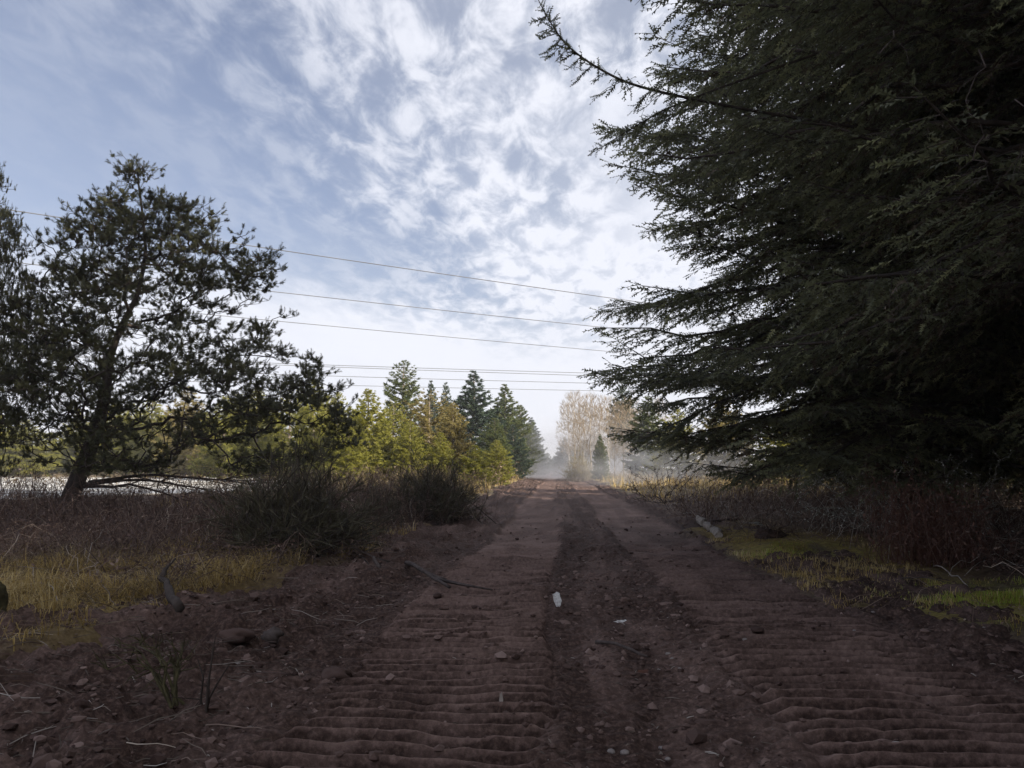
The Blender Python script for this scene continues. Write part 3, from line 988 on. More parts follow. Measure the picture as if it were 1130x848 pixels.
VH = 14.0
gv = dict(low=True, z0=.7, trunk_r=.22, sides=6)
far_geo = {
    'cone': conifer_geo(VH, pf((0, 2.7), (.15, 3.0), (.5, 2.1), (.85, .7), (1, .05)), 41, step=.46, per=7, twig=.50, bl_gap=.36, tw_gap=.33, **gv),
    'cone2': conifer_geo(VH, pf((0, 2.4), (.2, 3.1), (.55, 2.5), (.85, 1.0), (1, .1)), 42, step=.5, per=7, twig=.50, bl_gap=.37, tw_gap=.34, droop=.2, **gv),
    'bushy': conifer_geo(VH, pf((0, 3.2), (.2, 4.0), (.5, 2.9), (.78, 1.4), (.93, .6), (1, .1)), 43, step=.58, per=7, twig=.56, bl_gap=.40, tw_gap=.38, tip_up=.45, hang=.1, **gv),
    'open': conifer_geo(VH, pf((0, 1.2), (.3, 2.3), (.6, 2.6), (.8, 1.9), (.95, .9), (1, .3)), 44, step=.6, per=6, twig=.50, bl_gap=.38, tw_gap=.36, bare=.15, tip_up=.45, hang=.1, **gv),
    'narrow': conifer_geo(VH, pf((0, .3), (.35, .6), (.5, 1.5), (.75, 1.7), (.92, .8), (1, .1)), 45, step=.45, per=6, twig=.48, bl_gap=.36, tw_gap=.33, **gv),
}
del gv['z0']
proto = {}


def far_tree(shape, leaf, px, top, Y, half_px, label, group=None, bark='bark_sun', rz=None):
    """a far conifer whose foot stands at picture column px and whose top reaches picture row top"""
    b = at(px, 516, Y); b[2] = float(ground_h(np.array(b[0]), np.array(Y))) - .05
    h = at(px, top, Y)[2] - b[2]
    hw = {'cone': 3.0, 'cone2': 3.1, 'bushy': 4.0, 'open': 2.6, 'narrow': 1.7}[shape]
    sxy = half_px * Y / F_PX / hw
    rz = (px * .37 + Y) % 6.28 if rz is None else rz
    key = (shape, leaf, bark)
    if key not in proto:
        if (shape,) in proto:
            src = proto[(shape,)]
            o = copy_tree(src, tuple(b), rz, (sxy, sxy, h / VH), label, group)
            for c in o.children:
                c.material_slots[0].link = 'OBJECT'
                c.material_slots[0].material = M[leaf] if c.name.startswith('crown') else M[bark]
        else:
            o = empty('conifer_tree', tuple(b), label, 'tree', group, rz)
            o.scale = (sxy, sxy, h / VH)
            far_geo[shape][1].build('trunk', M[bark], o, smooth=True)
            far_geo[shape][0].build('crown', M[leaf], o)
            proto[(shape,)] = o
        proto[key] = o
        return o
    return copy_tree(proto[key], tuple(b), rz, (sxy, sxy, h / VH), label, group)


GF = 'trees along the far side of the clearing'
# sunlit row to the west of the road
far_tree('bushy', 'pine_yellow', 405, 431, 58, 44, "light yellow green bushy conifer beside the tall bare stemmed pine", GF)
far_tree('narrow', 'fir_sun', 444, 399, 78, 20, "tall pine with a tufted pointed top on a long bare stem", GF)
far_tree('open', 'pine_olive', 474, 436, 66, 34, "tan and olive open pine with a pale trunk showing through", GF)
far_tree('open', 'pine_yellow', 434, 446, 63, 22, "slim yellow pine with a pale stem in front of the tufted pine", GF)
far_tree('cone2', 'pine_olive', 500, 446, 60, 26, "golden olive conifer leaning in front of the dark green fir", GF)
far_tree('bushy', 'pine_yellow', 524, 492, 57, 28, "low yellow green conifer at the foot of the golden olive one", GF)
far_tree('cone', 'fir_blue', 521, 409, 88, 42, "largest dark green fir of the row with a ragged top", GF)
far_tree('cone', 'fir_sun', 556, 424, 100, 34, "tall green fir just beyond the largest dark one", GF)
far_tree('cone2', 'fir_sun', 546, 462, 80, 24, "mid green young fir in front of two taller firs", GF)
far_tree('cone', 'fir_blue', 474, 420, 105, 20, "narrow dark fir tip just right of the tufted pine", GF)
far_tree('cone', 'fir_blue', 491, 422, 110, 18, "dark fir tip standing second behind the tan pine", GF)
far_tree('cone2', 'fir_sun', 574, 448, 112, 24, "green fir near the road end, second from the last", GF)
far_tree('cone', 'fir_blue', 587, 461, 130, 19, "last bluish fir of the western row before the road end", GF)
far_tree('cone2', 'fir_blue', 566, 470, 96, 20, "low dark fir below the tall green firs by the scrub", GF)
GW = 'sunlit trees seen through the dark pine'
west = [('bushy', 'pine_yellow', 372, 446, 62, 30), ('bushy', 'pine_yellow', 345, 432, 66, 34), ('open', 'pine_yellow', 318, 446, 72, 30), ('bushy', 'pine_yellow', 282, 442, 76, 36),
        ('cone2', 'pine_yellow', 246, 450, 84, 34), ('bushy', 'pine_olive', 205, 440, 92, 40), ('bushy', 'pine_yellow', 165, 450, 100, 40), ('bushy', 'pine_yellow', 120, 452, 104, 36),
        ('bushy', 'pine_yellow', 82, 452, 108, 26), ('cone2', 'pine_yellow', 22, 462, 100, 40), ('bushy', 'pine_yellow', -30, 450, 96, 50), ('bushy', 'pine_yellow', 55, 478, 110, 40)]
wl = ["yellow conifer standing between the broom bushes and the pale bushy one", "yellow green conifer behind the tips of the broad pine's longest limbs", "thin yellow pine seen through the broad pine's longest limbs",
      "yellow conifer filling the gap east of the broad pine's crown", "yellow conifer seen through the lower boughs of the broad pine", "olive tinted conifer seen through the middle of the broad pine",
      "yellow conifer showing just east of the broad pine's trunk", "yellow conifer directly behind the broad pine's trunk", "small yellow conifer west of the broad pine's trunk, beside the sky gap",
      "pale green conifer below the sky gap at the edge pine", "yellow conifer behind the straight trunked edge pine", "low green conifer under the sky gap between two pines"]
for (sh, lf, px, top, Y, hw), lb in zip(west, wl): far_tree(sh, lf, px, top - (12 if abs(px - 50) > 40 else 0), Y, hw, lb, GW)
GX = 'second row of trees behind the sunlit belt'
second = ["pointed yellow green conifer in front of the bushy one, close to the broom bushes", "low olive conifer between the pale bushy one and the tufted pine", "tall yellow conifer behind the tips of the broad pine's limbs",
          "yellow conifer behind the thin yellow pine seen through the broad pine", "pointed yellow conifer under the broad pine's longest limb", "hazy yellow conifer far behind the broad pine's bare boughs",
          "hazy olive conifer beyond the pale lot, just east of the broad pine's trunk", "hazy yellow conifer beyond the pale lot, behind the broad pine's trunk", "hazy yellow conifer beyond the pale lot, just west of the broad pine's trunk",
          "green conifer beyond the pale lot behind the edge pine's trunk", "low yellow conifer at the foot of the tan pine", "lowest yellow conifer, at the foot of the golden olive one"]
for i, (sh, lf, px, top, Y, hw) in enumerate([('bushy', 'pine_yellow', 392, 452, 72, 26), ('cone2', 'pine_olive', 420, 456, 70, 24), ('bushy', 'pine_yellow', 360, 436, 92, 34), ('bushy', 'pine_yellow', 300, 452, 96, 38), ('cone2', 'pine_yellow', 262, 436, 110, 36),
                                      ('bushy', 'pine_yellow', 226, 456, 116, 40), ('bushy', 'pine_olive', 186, 452, 120, 40), ('bushy', 'pine_yellow', 142, 446, 124, 40), ('bushy', 'pine_yellow', 100, 462, 128, 36), ('cone2', 'fir_sun', -4, 458, 122, 40), ('bushy', 'pine_yellow', 458, 470, 62, 26), ('bushy', 'pine_yellow', 486, 478, 58, 24)]):
    far_tree(sh, lf, px, top, Y, hw, second[i], GX)
for px, top, Y, hw, lb in ((384, 468, 54, 24, "low bright yellow green conifer rising right behind the broom bushes"), (452, 466, 57, 22, "low bright yellow conifer below the tufted pine's bare stem"), (548, 486, 68, 20, "small yellow green conifer nearest the road scrub on the west side")):
    far_tree('cone2', 'pine_yellow', px, top, Y, hw, lb, GF)
# beyond the road end and to the east
GE = 'trees east of the road end'
far_tree('cone', 'fir_blue', 623, 482, 150, 14, "dark hazy fir at the west foot of the bare trees", GE)
far_tree('cone', 'fir_sun', 663, 479, 88, 11, "small dark green conifer standing alone before the bare trees", GE)
far_tree('cone2', 'fir_blue', 688, 420, 128, 22, "tall hazy fir rising beside the bare trees", GE)
far_tree('cone2', 'fir_sun', 716, 438, 92, 26, "green fir half hidden behind the layered fronds", GE)
far_tree('bushy', 'pine_yellow', 748, 452, 70, 34, "yellow conifer seen through the lowest fronds of the tall fir", GE)
far_tree('bushy', 'pine_olive', 800, 440, 66, 40, "olive conifer glimpsed through the tall fir's crown", GE)
far_tree('bushy', 'pine_yellow', 868, 448, 62, 40, "yellow conifer glimpsed low behind the dark fir stems", GE)
far_tree('cone', 'fir_sun', 925, 400, 70, 50, "green fir glimpsed behind the lichen covered bush", GE)
far_tree('cone2', 'fir_sun', 1010, 380, 60, 55, "green fir glimpsed behind the rusty bramble heap", GE)
far_tree('bushy', 'fir_sun', 1090, 400, 52, 60, "green conifer glimpsed beneath the boughs at the photo's side", GE)
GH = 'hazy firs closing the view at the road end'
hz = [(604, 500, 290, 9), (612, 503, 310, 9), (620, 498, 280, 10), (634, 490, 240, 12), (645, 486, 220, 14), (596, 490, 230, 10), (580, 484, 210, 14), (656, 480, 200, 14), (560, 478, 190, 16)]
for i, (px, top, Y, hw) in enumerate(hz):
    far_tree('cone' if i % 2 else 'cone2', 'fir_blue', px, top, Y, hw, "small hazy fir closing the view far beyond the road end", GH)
print('far trees', round(time.time() - T0, 1))


# bare deciduous trees
def bare_tree(seed, H, crown_r, n, stems=1):
    rng = np.random.default_rng(seed)
    wood, tw = Geo(), Geo()
    tr = np.stack([np.cumsum(rng.normal(0, .10, 8)), np.cumsum(rng.normal(0, .10, 8)), np.linspace(-.2, H * .72, 8)], -1)
    t = rng.random(n); z = H * (.28 + .72 * t ** .8)
    rr = crown_r * np.sqrt(np.clip(1 - ((z / H - .58) / .45) ** 2, .03, 1)) * rng.random(n) ** .5
    th = rng.random(n) * 6.283
    C = np.stack([rr * np.cos(th), rr * np.sin(th), z], -1)
    P, par, cnt, kids, m = grow(C, tr, .5, 1.1, .9)
    wood.add(*tubes(tr[None], np.linspace(.17, .06, 8)[None], 6))
    limb_tubes(wood, P, par, cnt, m, .014, .45, rng, rmax=.12, k=3, jit=.05)
    tips = P[m:]; d = norm(tips - P[par[m:]])
    k = 6
    bi = np.repeat(np.arange(len(tips)), k)
    xd = norm(d[bi] + rng.normal(0, .42, (len(bi), 3)) + [0, 0, .35])
    L_ = rng.uniform(.5, 1.3, len(bi))
    a = tips[bi] - d[bi] * (rng.random(len(bi)) * .5)[:, None]
    sd_ = norm(np.cross(xd, rng.normal(0, 1, xd.shape)))
    V = np.stack([a - sd_ * .014, a + sd_ * .014, a + xd * L_[:, None]], 1).reshape(-1, 3)
    tw.add(V, np.arange(len(V)).reshape(-1, 3), np.repeat(rng.random(len(bi)), 3))
    return wood, tw


ba = bare_tree(51, 15, 3.6, 420); bb = bare_tree(52, 13, 3.0, 360)


def put_bare(src, px, top, Y, label, H, rz, hwk=1.0):
    b = at(px, 516, Y); b[2] = 0
    h = at(px, top, Y)[2]
    s = h / H
    if isinstance(src, tuple):
        o = empty('bare_tree', tuple(b), label, 'tree', 'bare trees by the road end', rz)
        o.scale = (s * hwk, s * hwk, s)
        src[0].build('trunk', M['alder'], o, smooth=True)
        src[1].build('crown', M['twig_tan'], o)
        return o
    return copy_tree(src, tuple(b), rz, (s * hwk, s * hwk, s), label, 'bare trees by the road end')


b1 = put_bare(ba, 634, 433, 112, "tallest bare pale stemmed tree at the west end of the leafless clump", 15, .3, .9)
b2 = put_bare(bb, 652, 436, 108, "bare tree with forked white stems in the middle of the leafless clump", 13, 1.1)
put_bare(b1, 671, 438, 116, "bare tan tree beside the tall hazy fir", 15, 2.2)
put_bare(b2, 688, 446, 104, "bare tree at the east end of the clump, over the dry yellow grass", 13, 3.6)
put_bare(b1, 645, 445, 135, "bare tree standing back between two pale stemmed ones", 15, 4.6)
put_bare(b2, 708, 452, 96, "bare tree half hidden by the tips of the layered fronds", 13, 5.3, .8)
put_bare(b1, 728, 440, 100, "bare tree seen only through the layered fronds", 15, 5.9, .8)

for px, top, Y, rz, sx, lb in ((628, 446, 128, .9, .8, "bare tree at the very west edge of the clump, leaning over the road end"), (662, 450, 122, 1.9, .9, "bare tree filling the gap behind the forked white stems"), (696, 440, 118, 2.8, .9, "bare tree tucked behind the tall hazy fir"), (640, 462, 96, 4.1, .8, "low bare tree above the pale yellow shrub"), (679, 458, 92, 5.0, .8, "low bare tree behind the small lone conifer")):
    put_bare(b1 if rz > 2 else b2, px, top, Y, lb, 15 if rz > 2 else 13, rz, sx)


# ================================================================== SHRUBS
def broom(seed, rx, ry, h, n, twigs=6):
    """upright whippy evergreen bush: many thin green stems fanning from a few feet"""
    rng = np.random.default_rng(seed)
    feet = rng.normal(0, 1, (n, 2)) * [rx * .42, ry * .42]
    out = rng.normal(0, 1, (n, 2)); out = out / np.linalg.norm(out, axis=1, keepdims=True) * np.sqrt(rng.random(n))[:, None]
    hh = h * np.sqrt(np.clip(1.02 - (out ** 2).sum(1), .05, 1)) * rng.uniform(.35, 1.12, n)
    lob = fbm(out[:, 0] * 1.7 + seed, out[:, 1] * 1.7 + 5, 3)
    hh = hh * (.45 + 1.15 * lob)
    out = out * (.75 + .6 * lob)[:, None] + rng.normal(0, .12, out.shape)
    tip = np.stack([out[:, 0] * rx, out[:, 1] * ry, hh], -1)
    a = np.concatenate([feet, np.full((n, 1), -.05)], 1)
    s = np.linspace(0, 1, 6)
    ctrl = a * .45 + tip * .55; ctrl[:, 2] = tip[:, 2] * .62
    P = ((1 - s) ** 2)[None, :, None] * a[:, None] + (2 * s * (1 - s))[None, :, None] * ctrl[:, None] + (s ** 2)[None, :, None] * tip[:, None]
    P[:, 1:] += np.cumsum(rng.normal(0, .032, P[:, 1:].shape), 1)
    wood, leaf = Geo(), Geo()
    wood.add(*tubes(P, np.linspace(.013, .004, 6)[None] * rng.uniform(.7, 1.5, (n, 1)), 3))
    T_ = norm(np.gradient(P, axis=1))
    bi = np.repeat(np.arange(n), twigs)
    u = rng.uniform(.3, 1, len(bi)); f = u * 5; i0 = np.minimum(f.astype(int), 4); fr = (f - i0)[:, None]
    pos = P[bi, i0] * (1 - fr) + P[bi, i0 + 1] * fr
    d = norm(T_[bi, i0] + rng.normal(0, .55, (len(bi), 3)) + [0, 0, .2])
    for rep_ in range(4):
        dd = norm(d + rng.normal(0, .28, d.shape))
        L_ = rng.uniform(.16, .42, len(bi)); st = pos + d * (rep_ * .04)
        sd_ = norm(np.cross(dd, rng.normal(0, 1, dd.shape))) * .0075
        V = np.stack([st - sd_, st + sd_, st + dd * L_[:, None]], 1).reshape(-1, 3)
        leaf.add(V, np.arange(len(V)).reshape(-1, 3), np.repeat(np.clip(rng.normal(.4, .2, len(bi)), 0, 1), 3))
    return wood, leaf


def put_shrub(name, geo, p, label, cat, wm, lm, group=None, rz=0., crown='foliage'):
    o = empty(name, tuple(p), label, cat, group, rz)
    geo[0].build('stems', wm, o)
    if geo[1].n:
        c = geo[1].build(crown, lm, o)
        if crown in ('lichen', 'dead_leaves'): tag(c, kind='stuff')
    return o


GB = 'dark broom bushes beside the road'


def spot(px, py, z=0.05):
    p = on_ground(px, py, z)
    p[2] = float(surf_z(p[0], p[1])) - .03
    return p


bush1 = put_shrub('broom_bush', broom(61, 1.4, 1.2, 1.5, 330, 6), spot(325, 617), "largest dark broom bush, below the broad pine's longest limbs", 'bush', M['bark'], M['broom'], GB)
bush2 = put_shrub('broom_bush', broom(62, 1.35, 1.1, 1.6, 300, 6), spot(478, 578), "dark broom bush pressed up against the road edge", 'bush', M['bark'], M['broom'], GB)
copy_tree(bush1, tuple(spot(415, 585)), 2.1, .55, "lower broom bush between the two bigger ones", GB)
copy_tree(bush2, tuple(spot(252, 588)), 1.1, .55, "low broom bush beside the broad pine's bare boughs", GB)
copy_tree(bush2, tuple(spot(400, 570)), 4.1, .62, "broom bush set back behind the lower one", GB)


def canes(seed, pts, n_leaf, h, ln, r=.006, arch=1.0, leaf=.035, up=.9):
    """tangle of arching canes with a few dead leaves, rooted at pts"""
    rng = np.random.default_rng(seed)
    n = len(pts)
    th = rng.random(n) * 6.283
    L_ = ln * rng.uniform(.5, 1.3, n); H_ = h * rng.uniform(.3, 1.15, n) * (.35 + 1.3 * sstep(fbm(pts[:, 0] * .55 + 3, pts[:, 1] * .55 + 8, 3), .25, .75))
    d = np.stack([np.cos(th), np.sin(th), np.zeros(n)], -1)
    s = np.linspace(0, 1, 6)
    P = pts[:, None, :] + d[:, None, :] * (L_[:, None] * s)[..., None]
    P[:, :, 2] += H_[:, None] * (np.sin(s * math.pi * rng.uniform(.5, .95, n)[:, None]) * up)
    P[:, 1:] += rng.normal(0, .05, P[:, 1:].shape) * np.minimum(1, h)
    g = Geo()
    tint = np.clip(rng.beta(1.6, 2.6, n) + (rng.random(n) < .06) * .5, 0, 1)
    g.add(*tubes(P, np.linspace(1, .35, 6)[None] * (r * rng.uniform(.6, 1.5, (n, 1))), 3), np.repeat(tint, 18))
    if n_leaf:
        bi = np.repeat(np.arange(n), n_leaf); k = rng.integers(1, 6, len(bi))
        q = P[bi, k] + rng.normal(0, .05, (len(bi), 3))
        a, b = norm(rng.normal(0, 1, q.shape)), norm(rng.normal(0, 1, q.shape))
        w = leaf * rng.uniform(.5, 1.3, len(bi))[:, None]
        V = np.stack([q - a * w, q + b * w * .6, q + a * w, q - b * w * .6], 1).reshape(-1, 3)
        i = np.arange(len(bi))[:, None] * 4
        T_ = np.concatenate([i + [0, 1, 2], i + [0, 2, 3]])
        g.add(V, T_, np.repeat(np.clip(rng.beta(1.5, 2.2, len(bi)), 0, 1), 4))
    return g


def area_pts(seed, n, x0, x1, y0, y1, cond=None, zoff=-.03):
    rng = np.random.default_rng(seed)
    x, y = rng.uniform(x0, x1, n * 3), rng.uniform(y0, y1, n * 3)
    k = np.ones(len(x), bool) if cond is None else cond(x, y, rng)
    x, y = x[k][:n], y[k][:n]
    return np.stack([x, y, surf_z(x, y) + zoff], -1)


out_of_road = lambda m: (lambda x, y, r: inside(x, y) < -m)
# bramble thicket under the pines
bl = canes(71, area_pts(71, 3800, -20, -4.2, 13.6, 24.5, lambda x, y, r: (inside(x, y) < -.2) & (y > 14.2 + .35 * np.abs(x + 9) * .3 + r.random(len(x)) * 2)), 4, .95, .9, leaf=.03)
tag(bl.build('bramble_thicket', M['bramble']), kind='stuff')
bl2 = canes(72, area_pts(72, 2000, -8.5, -3.3, 13.0, 34, out_of_road(.0)), 3, .9, .8)
tag(bl2.build('bramble_thicket', M['bramble']), kind='stuff')
br = canes(73, area_pts(73, 2600, 3.6, 15.0, 12.5, 32, lambda x, y, r: (inside(x, y) < -.25) & (x > 3.6 + np.clip(20 - y, 0, 9) * .28)), 4, .75, .9)
tag(br.build('bramble_thicket', M['bramble']), kind='stuff')
brd = canes(70, area_pts(70, 1500, 7, 30, 22, 40, None), 3, 1.5, 1.1, r=.009, leaf=.05)
tag(brd.build('bramble_thicket', M['bramble']), kind='stuff')
brn = canes(74, area_pts(74, 800, 6.0, 12, 8, 14, lambda x, y, r: (x > 6.3)), 4, .6, .8)
tag(brn.build('bramble_thicket', M['bramble']), kind='stuff')
# brown scrub in the sun farther on
sc1 = canes(75, area_pts(75, 2000, -15, -4.6, 30, 58, out_of_road(.3)), 3, 1.05, .8, r=.012, leaf=.07)
tag(sc1.build('scrub', M['scrub']), kind='stuff')
sc2 = canes(76, area_pts(76, 1700, -16, -4.9, 58, 130, out_of_road(.3)), 3, 1.5, 1.0, r=.022, leaf=.14)
tag(sc2.build('scrub', M['scrub']), kind='stuff')
sc3 = canes(77, area_pts(77, 1500, 4.8, 24, 46, 130, out_of_road(.5)), 4, .8, 1.2, r=.011, leaf=.07)
tag(sc3.build('scrub', M['scrub']), kind='stuff')
sc5 = canes(69, area_pts(69, 700, -75, -17, 32, 100, lambda x, y, r: fbm(x * .12, y * .25, 3) > .5, .3), 2, .45, .8, r=.02, leaf=.08)
tag(sc5.build('scrub', M['scrub']), kind='stuff')
sc4 = canes(78, area_pts(78, 900, -50, -14, 23, 29.5, None), 3, .4, .8, r=.010, leaf=.06)
tag(sc4.build('scrub', M['scrub']), kind='stuff')

# yellow leaved shrub before the bare trees
ys = broom(63, 1.9, 1.6, 3.0, 420, 8)
p = at(641, 516, 92); p[2] = 0
put_shrub('yellow_shrub', ys, p, "pale yellow shrub glowing at the foot of the bare trees", 'shrub', M['bark_sun'], M['yellow_leaf'])
# leafless purple shrub at the foot of the layered fronds
def lichen_bush(seed, c, n, reach, h, wm, lm_tip, dirx=-1.0):
    """dead bush: stiff forking limbs flecked with pale lichen"""
    rng = np.random.default_rng(seed)
    T_ = np.stack([dirx * reach * rng.uniform(-.25 if dirx else -1, 1, n) + (0 if dirx else rng.uniform(-reach, reach, n)), rng.normal(0, reach * .3, n), h * rng.uniform(.1, 1, n)], -1)
    tr = np.array([[0, 0, -.05], [dirx * .05, 0, .15]])
    P, par, cnt, kids, m = grow(T_, tr, .35, .3, .5)
    w = Geo(); limb_tubes(w, P, par, cnt, m, .005, .40, rng, rmax=.022, k=4, jit=.08)
    f = Geo()
    q = P[m:]; bi = np.repeat(np.arange(len(q)), 5)
    pos = q[bi] + (P[par[m:]][bi] - q[bi]) * rng.random(len(bi))[:, None] + rng.normal(0, .02, (len(bi), 3))
    a, b = norm(rng.normal(0, 1, pos.shape)) * .022, norm(rng.normal(0, 1, pos.shape)) * .022
    V = np.stack([pos - a, pos + b, pos + a], 1).reshape(-1, 3)
    f.add(V, np.arange(len(V)).reshape(-1, 3), rng.random(len(V)))
    return w, f


m_, nt_, b_ = mat_base('lichen', 0.9, 0.1)
nt_.links.new(ramp_node(nt_, attr(nt_, 'tint'), [(0, (.36, .35, .31)), (1, (.72, .71, .66))]), b_.inputs['Base Color'])
M['fleck'] = m_
put_shrub('dead_bush', lichen_bush(81, None, 150, 1.7, 1.35, None, None), spot(975, 604), "dead bush with pale lichen flecked limbs reaching towards the road", 'bush', M['lichen'], M['fleck'], crown='lichen')
put_shrub('dead_bush', lichen_bush(82, None, 110, 1.7, 1.7, None, None, 1.0), spot(1005, 612), "taller dead lichen flecked bush rising behind the rusty bramble heap", 'bush', M['lichen'], M['fleck'], crown='lichen')
ps = at(733, 562, 30.0); ps[2] = .1
put_shrub('leafless_shrub', lichen_bush(84, None, 260, 1.5, 1.6, None, None, 0.0), ps, "leafless purple brown shrub under the lowest fronds by the road", 'shrub', M['bark'], M['bramble'], crown='dead_leaves')
c0 = spot(1032, 628)
g1 = canes(83, np.tile(c0, (420, 1)) + np.random.default_rng(2).normal(0, .36, (420, 3)) * [1, .8, 0], 5, 1.0, .5, r=.005, leaf=.03)
o = empty('bramble_heap', tuple(c0), "rusty brown heap of dead bramble behind the green grass", 'bramble')
ob = g1.build('canes', M['russet'], o); ob.location = tuple(-c0)


# ================================================================== GRASS
def blades(seed, pts, h, w, lean=.5):
    rng = np.random.default_rng(seed)
    n = len(pts)
    th = rng.random(n) * 6.283
    d = np.stack([np.cos(th), np.sin(th), np.zeros(n)], -1)
    sd_ = np.stack([-np.sin(th), np.cos(th), np.zeros(n)], -1) * (w * rng.uniform(.6, 1.3, n))[:, None]
    cl = fbm(pts[:, 0] * 1.6 + 7, pts[:, 1] * 1.6, 3)
    H_ = (h * rng.uniform(.4, 1.3, n) * (.35 + 2.2 * sstep(cl, .35, .7)))[:, None]
    le = (lean * rng.uniform(.3, 1.6, n))[:, None]
    up = np.array([0, 0, 1.0])
    mid = pts + up * H_ * .6 + d * H_ * le * .35
    tip = pts + up * H_ * (1 - .35 * le) + d * H_ * le
    V = np.stack([pts - sd_, pts + sd_, mid + sd_ * .7, mid - sd_ * .7, tip], 1).reshape(-1, 3)
    i = np.arange(n)[:, None] * 5
    T_ = np.concatenate([i + [0, 1, 2], i + [0, 2, 3], i + [3, 2, 4]])
    t = np.clip(rng.normal(.40, .24, n) + (fbm(pts[:, 0] * .9 + 31, pts[:, 1] * .9, 3) - .5) * 1.3, 0, 1)
    return Geo().add(V, T_, np.repeat(t, 5))


def patch(thr, k0=80):
    return lambda x, y, r: (inside(x, y) < .05) & (fbm(x * .7 + k0, y * .7, 4) + r.normal(0, .05, len(x)) > thr)


dl = lambda x, y, r: patch(.455)(x, y, r) & (np.exp(-(((x + 6.2) / 2.7) ** 2 + ((y - 9.4) / 3.0) ** 2)) > r.random(len(x)) * .8)
tag(blades(91, area_pts(91, 20000, -10, -3.4, 6.0, 15, dl), .15, .0045, 1.1).build('dry_grass', M['dry_grass']), kind='stuff')
tag(blades(92, area_pts(92, 5000, -8, -3.2, 12.5, 19, patch(.46)), .13, .006, .8).build('dry_grass', M['dry_grass']), kind='stuff')
tag(blades(93, area_pts(93, 13000, 3.1, 7.0, 6.4, 18, lambda x, y, r: patch(.24)(x, y, r) & (x < 5.0 + r.random(len(x)) * 1.4)), .055, .004, .7).build('dry_grass', M['dry_grass']), kind='stuff')
gr = lambda x, y, r: (inside(x, y) < .0) & (np.exp(-(((x - 5.6) / 1.2) ** 2 + ((y - 9.2) / 1.1) ** 2)) > r.random(len(x)) * .9)
tag(blades(94, area_pts(94, 13000, 3.6, 7.5, 7.2, 12, gr), .05, .004, .6).build('green_grass', M['green_grass']), kind='stuff')
tag(blades(95, area_pts(95, 2500, 3.2, 5.2, 12.8, 17, lambda x, y, r: (inside(x, y) < .0) & (np.exp(-(((x - 4.3) / .8) ** 2 + ((y - 14.6) / 1.4) ** 2)) > r.random(len(x)))), .05, .005, .6).build('green_grass', M['green_grass']), kind='stuff')
tag(blades(96, area_pts(96, 9000, 4.2, 20, 32, 110, out_of_road(.1)), .35, .02, .7).build('dry_grass', M['dry_grass']), kind='stuff')
tag(blades(97, area_pts(97, 7000, -14, -4.2, 26, 110, out_of_road(.1)), .35, .02, .7).build('dry_grass', M['dry_grass']), kind='stuff')
st_ = canes(98, area_pts(98, 1600, -10, -3.6, 6.6, 15, dl), 0, .28, .5, r=.003)
tag(st_.build('straw', M['scrub']), kind='stuff')
for k, (n_, x0, x1, y0, y1, h_, l_, r_) in enumerate(((420, -8, -1.9, 4.2, 17, .10, .42, .0045), (260, 3.3, 8, 6, 19, .12, .45, .0045))):
    tw_ = canes(120 + k, area_pts(120 + k, n_, x0, x1, y0, y1, None, .0), 0, h_, l_, r=r_)
    tag(tw_.build('fallen_twigs', M['bramble']), kind='stuff')
bx = canes(123, area_pts(123, 1300, -11, -3.8, 8.6, 14.5, lambda x, y, r: (inside(x, y) < -.1) & (fbm(x * .8 + 3, y * .8, 3) > .42)), 3, .5, .7, leaf=.03)
tag(bx.build('bramble_thicket', M['bramble']), kind='stuff')
M['pale_twig'] = leaf_mat('pale_twigs', [(0.0, (.22, .18, .15)), (0.5, (.42, .37, .31)), (1.0, (.66, .61, .54))], 0.1)
pt = canes(126, np.concatenate([area_pts(126, 170, 5.2, 10.5, 11.5, 19, out_of_road(.4)), area_pts(127, 60, 3.8, 7, 18, 26, out_of_road(.2))]), 0, .75, 1.0, r=.006)
tag(pt.build('dead_twigs', M['pale_twig']), kind='stuff')
for k, b_o in enumerate((bush1, bush2)):
    cx, cy = b_o.location.x, b_o.location.y
    q = np.random.default_rng(130 + k).normal(0, .62, (330, 2)) + [cx, cy]
    q = np.stack([q[:, 0], q[:, 1], surf_z(q[:, 0], q[:, 1]) - .03], -1)
    tag(canes(132 + k, q, 3, .95, .8, leaf=.03).build('bramble_thicket', M['bramble']), kind='stuff')
rng = np.random.default_rng(99)
for sd_x, (x0, x1) in ((0, (-10, -3)), (1, (3, 10))):
    q = area_pts(110 + sd_x, 5000, x0, x1, 4.5, 20, lambda x, y, r: (inside(x, y) < .15) & (r.random(len(x)) < 60 / np.maximum(y, 4) ** 2 + .1), zoff=.012)
    a, b = norm(rng.normal(0, 1, q.shape) * [1, 1, .35]), norm(rng.normal(0, 1, q.shape) * [1, 1, .35])
    w = .022 * rng.uniform(.5, 1.4, len(q))[:, None]
    V = np.stack([q - a * w, q + b * w * .5, q + a * w, q - b * w * .5], 1).reshape(-1, 3)
    i = np.arange(len(q))[:, None] * 4
    lf_ = Geo().add(V, np.concatenate([i + [0, 1, 2], i + [0, 2, 3]]), np.repeat(np.clip(rng.beta(1.5, 1.8, len(q)), 0, 1), 4))
    tag(lf_.build('leaf_litter', M['bramble']), kind='stuff')
print('plants', round(time.time() - T0, 1))

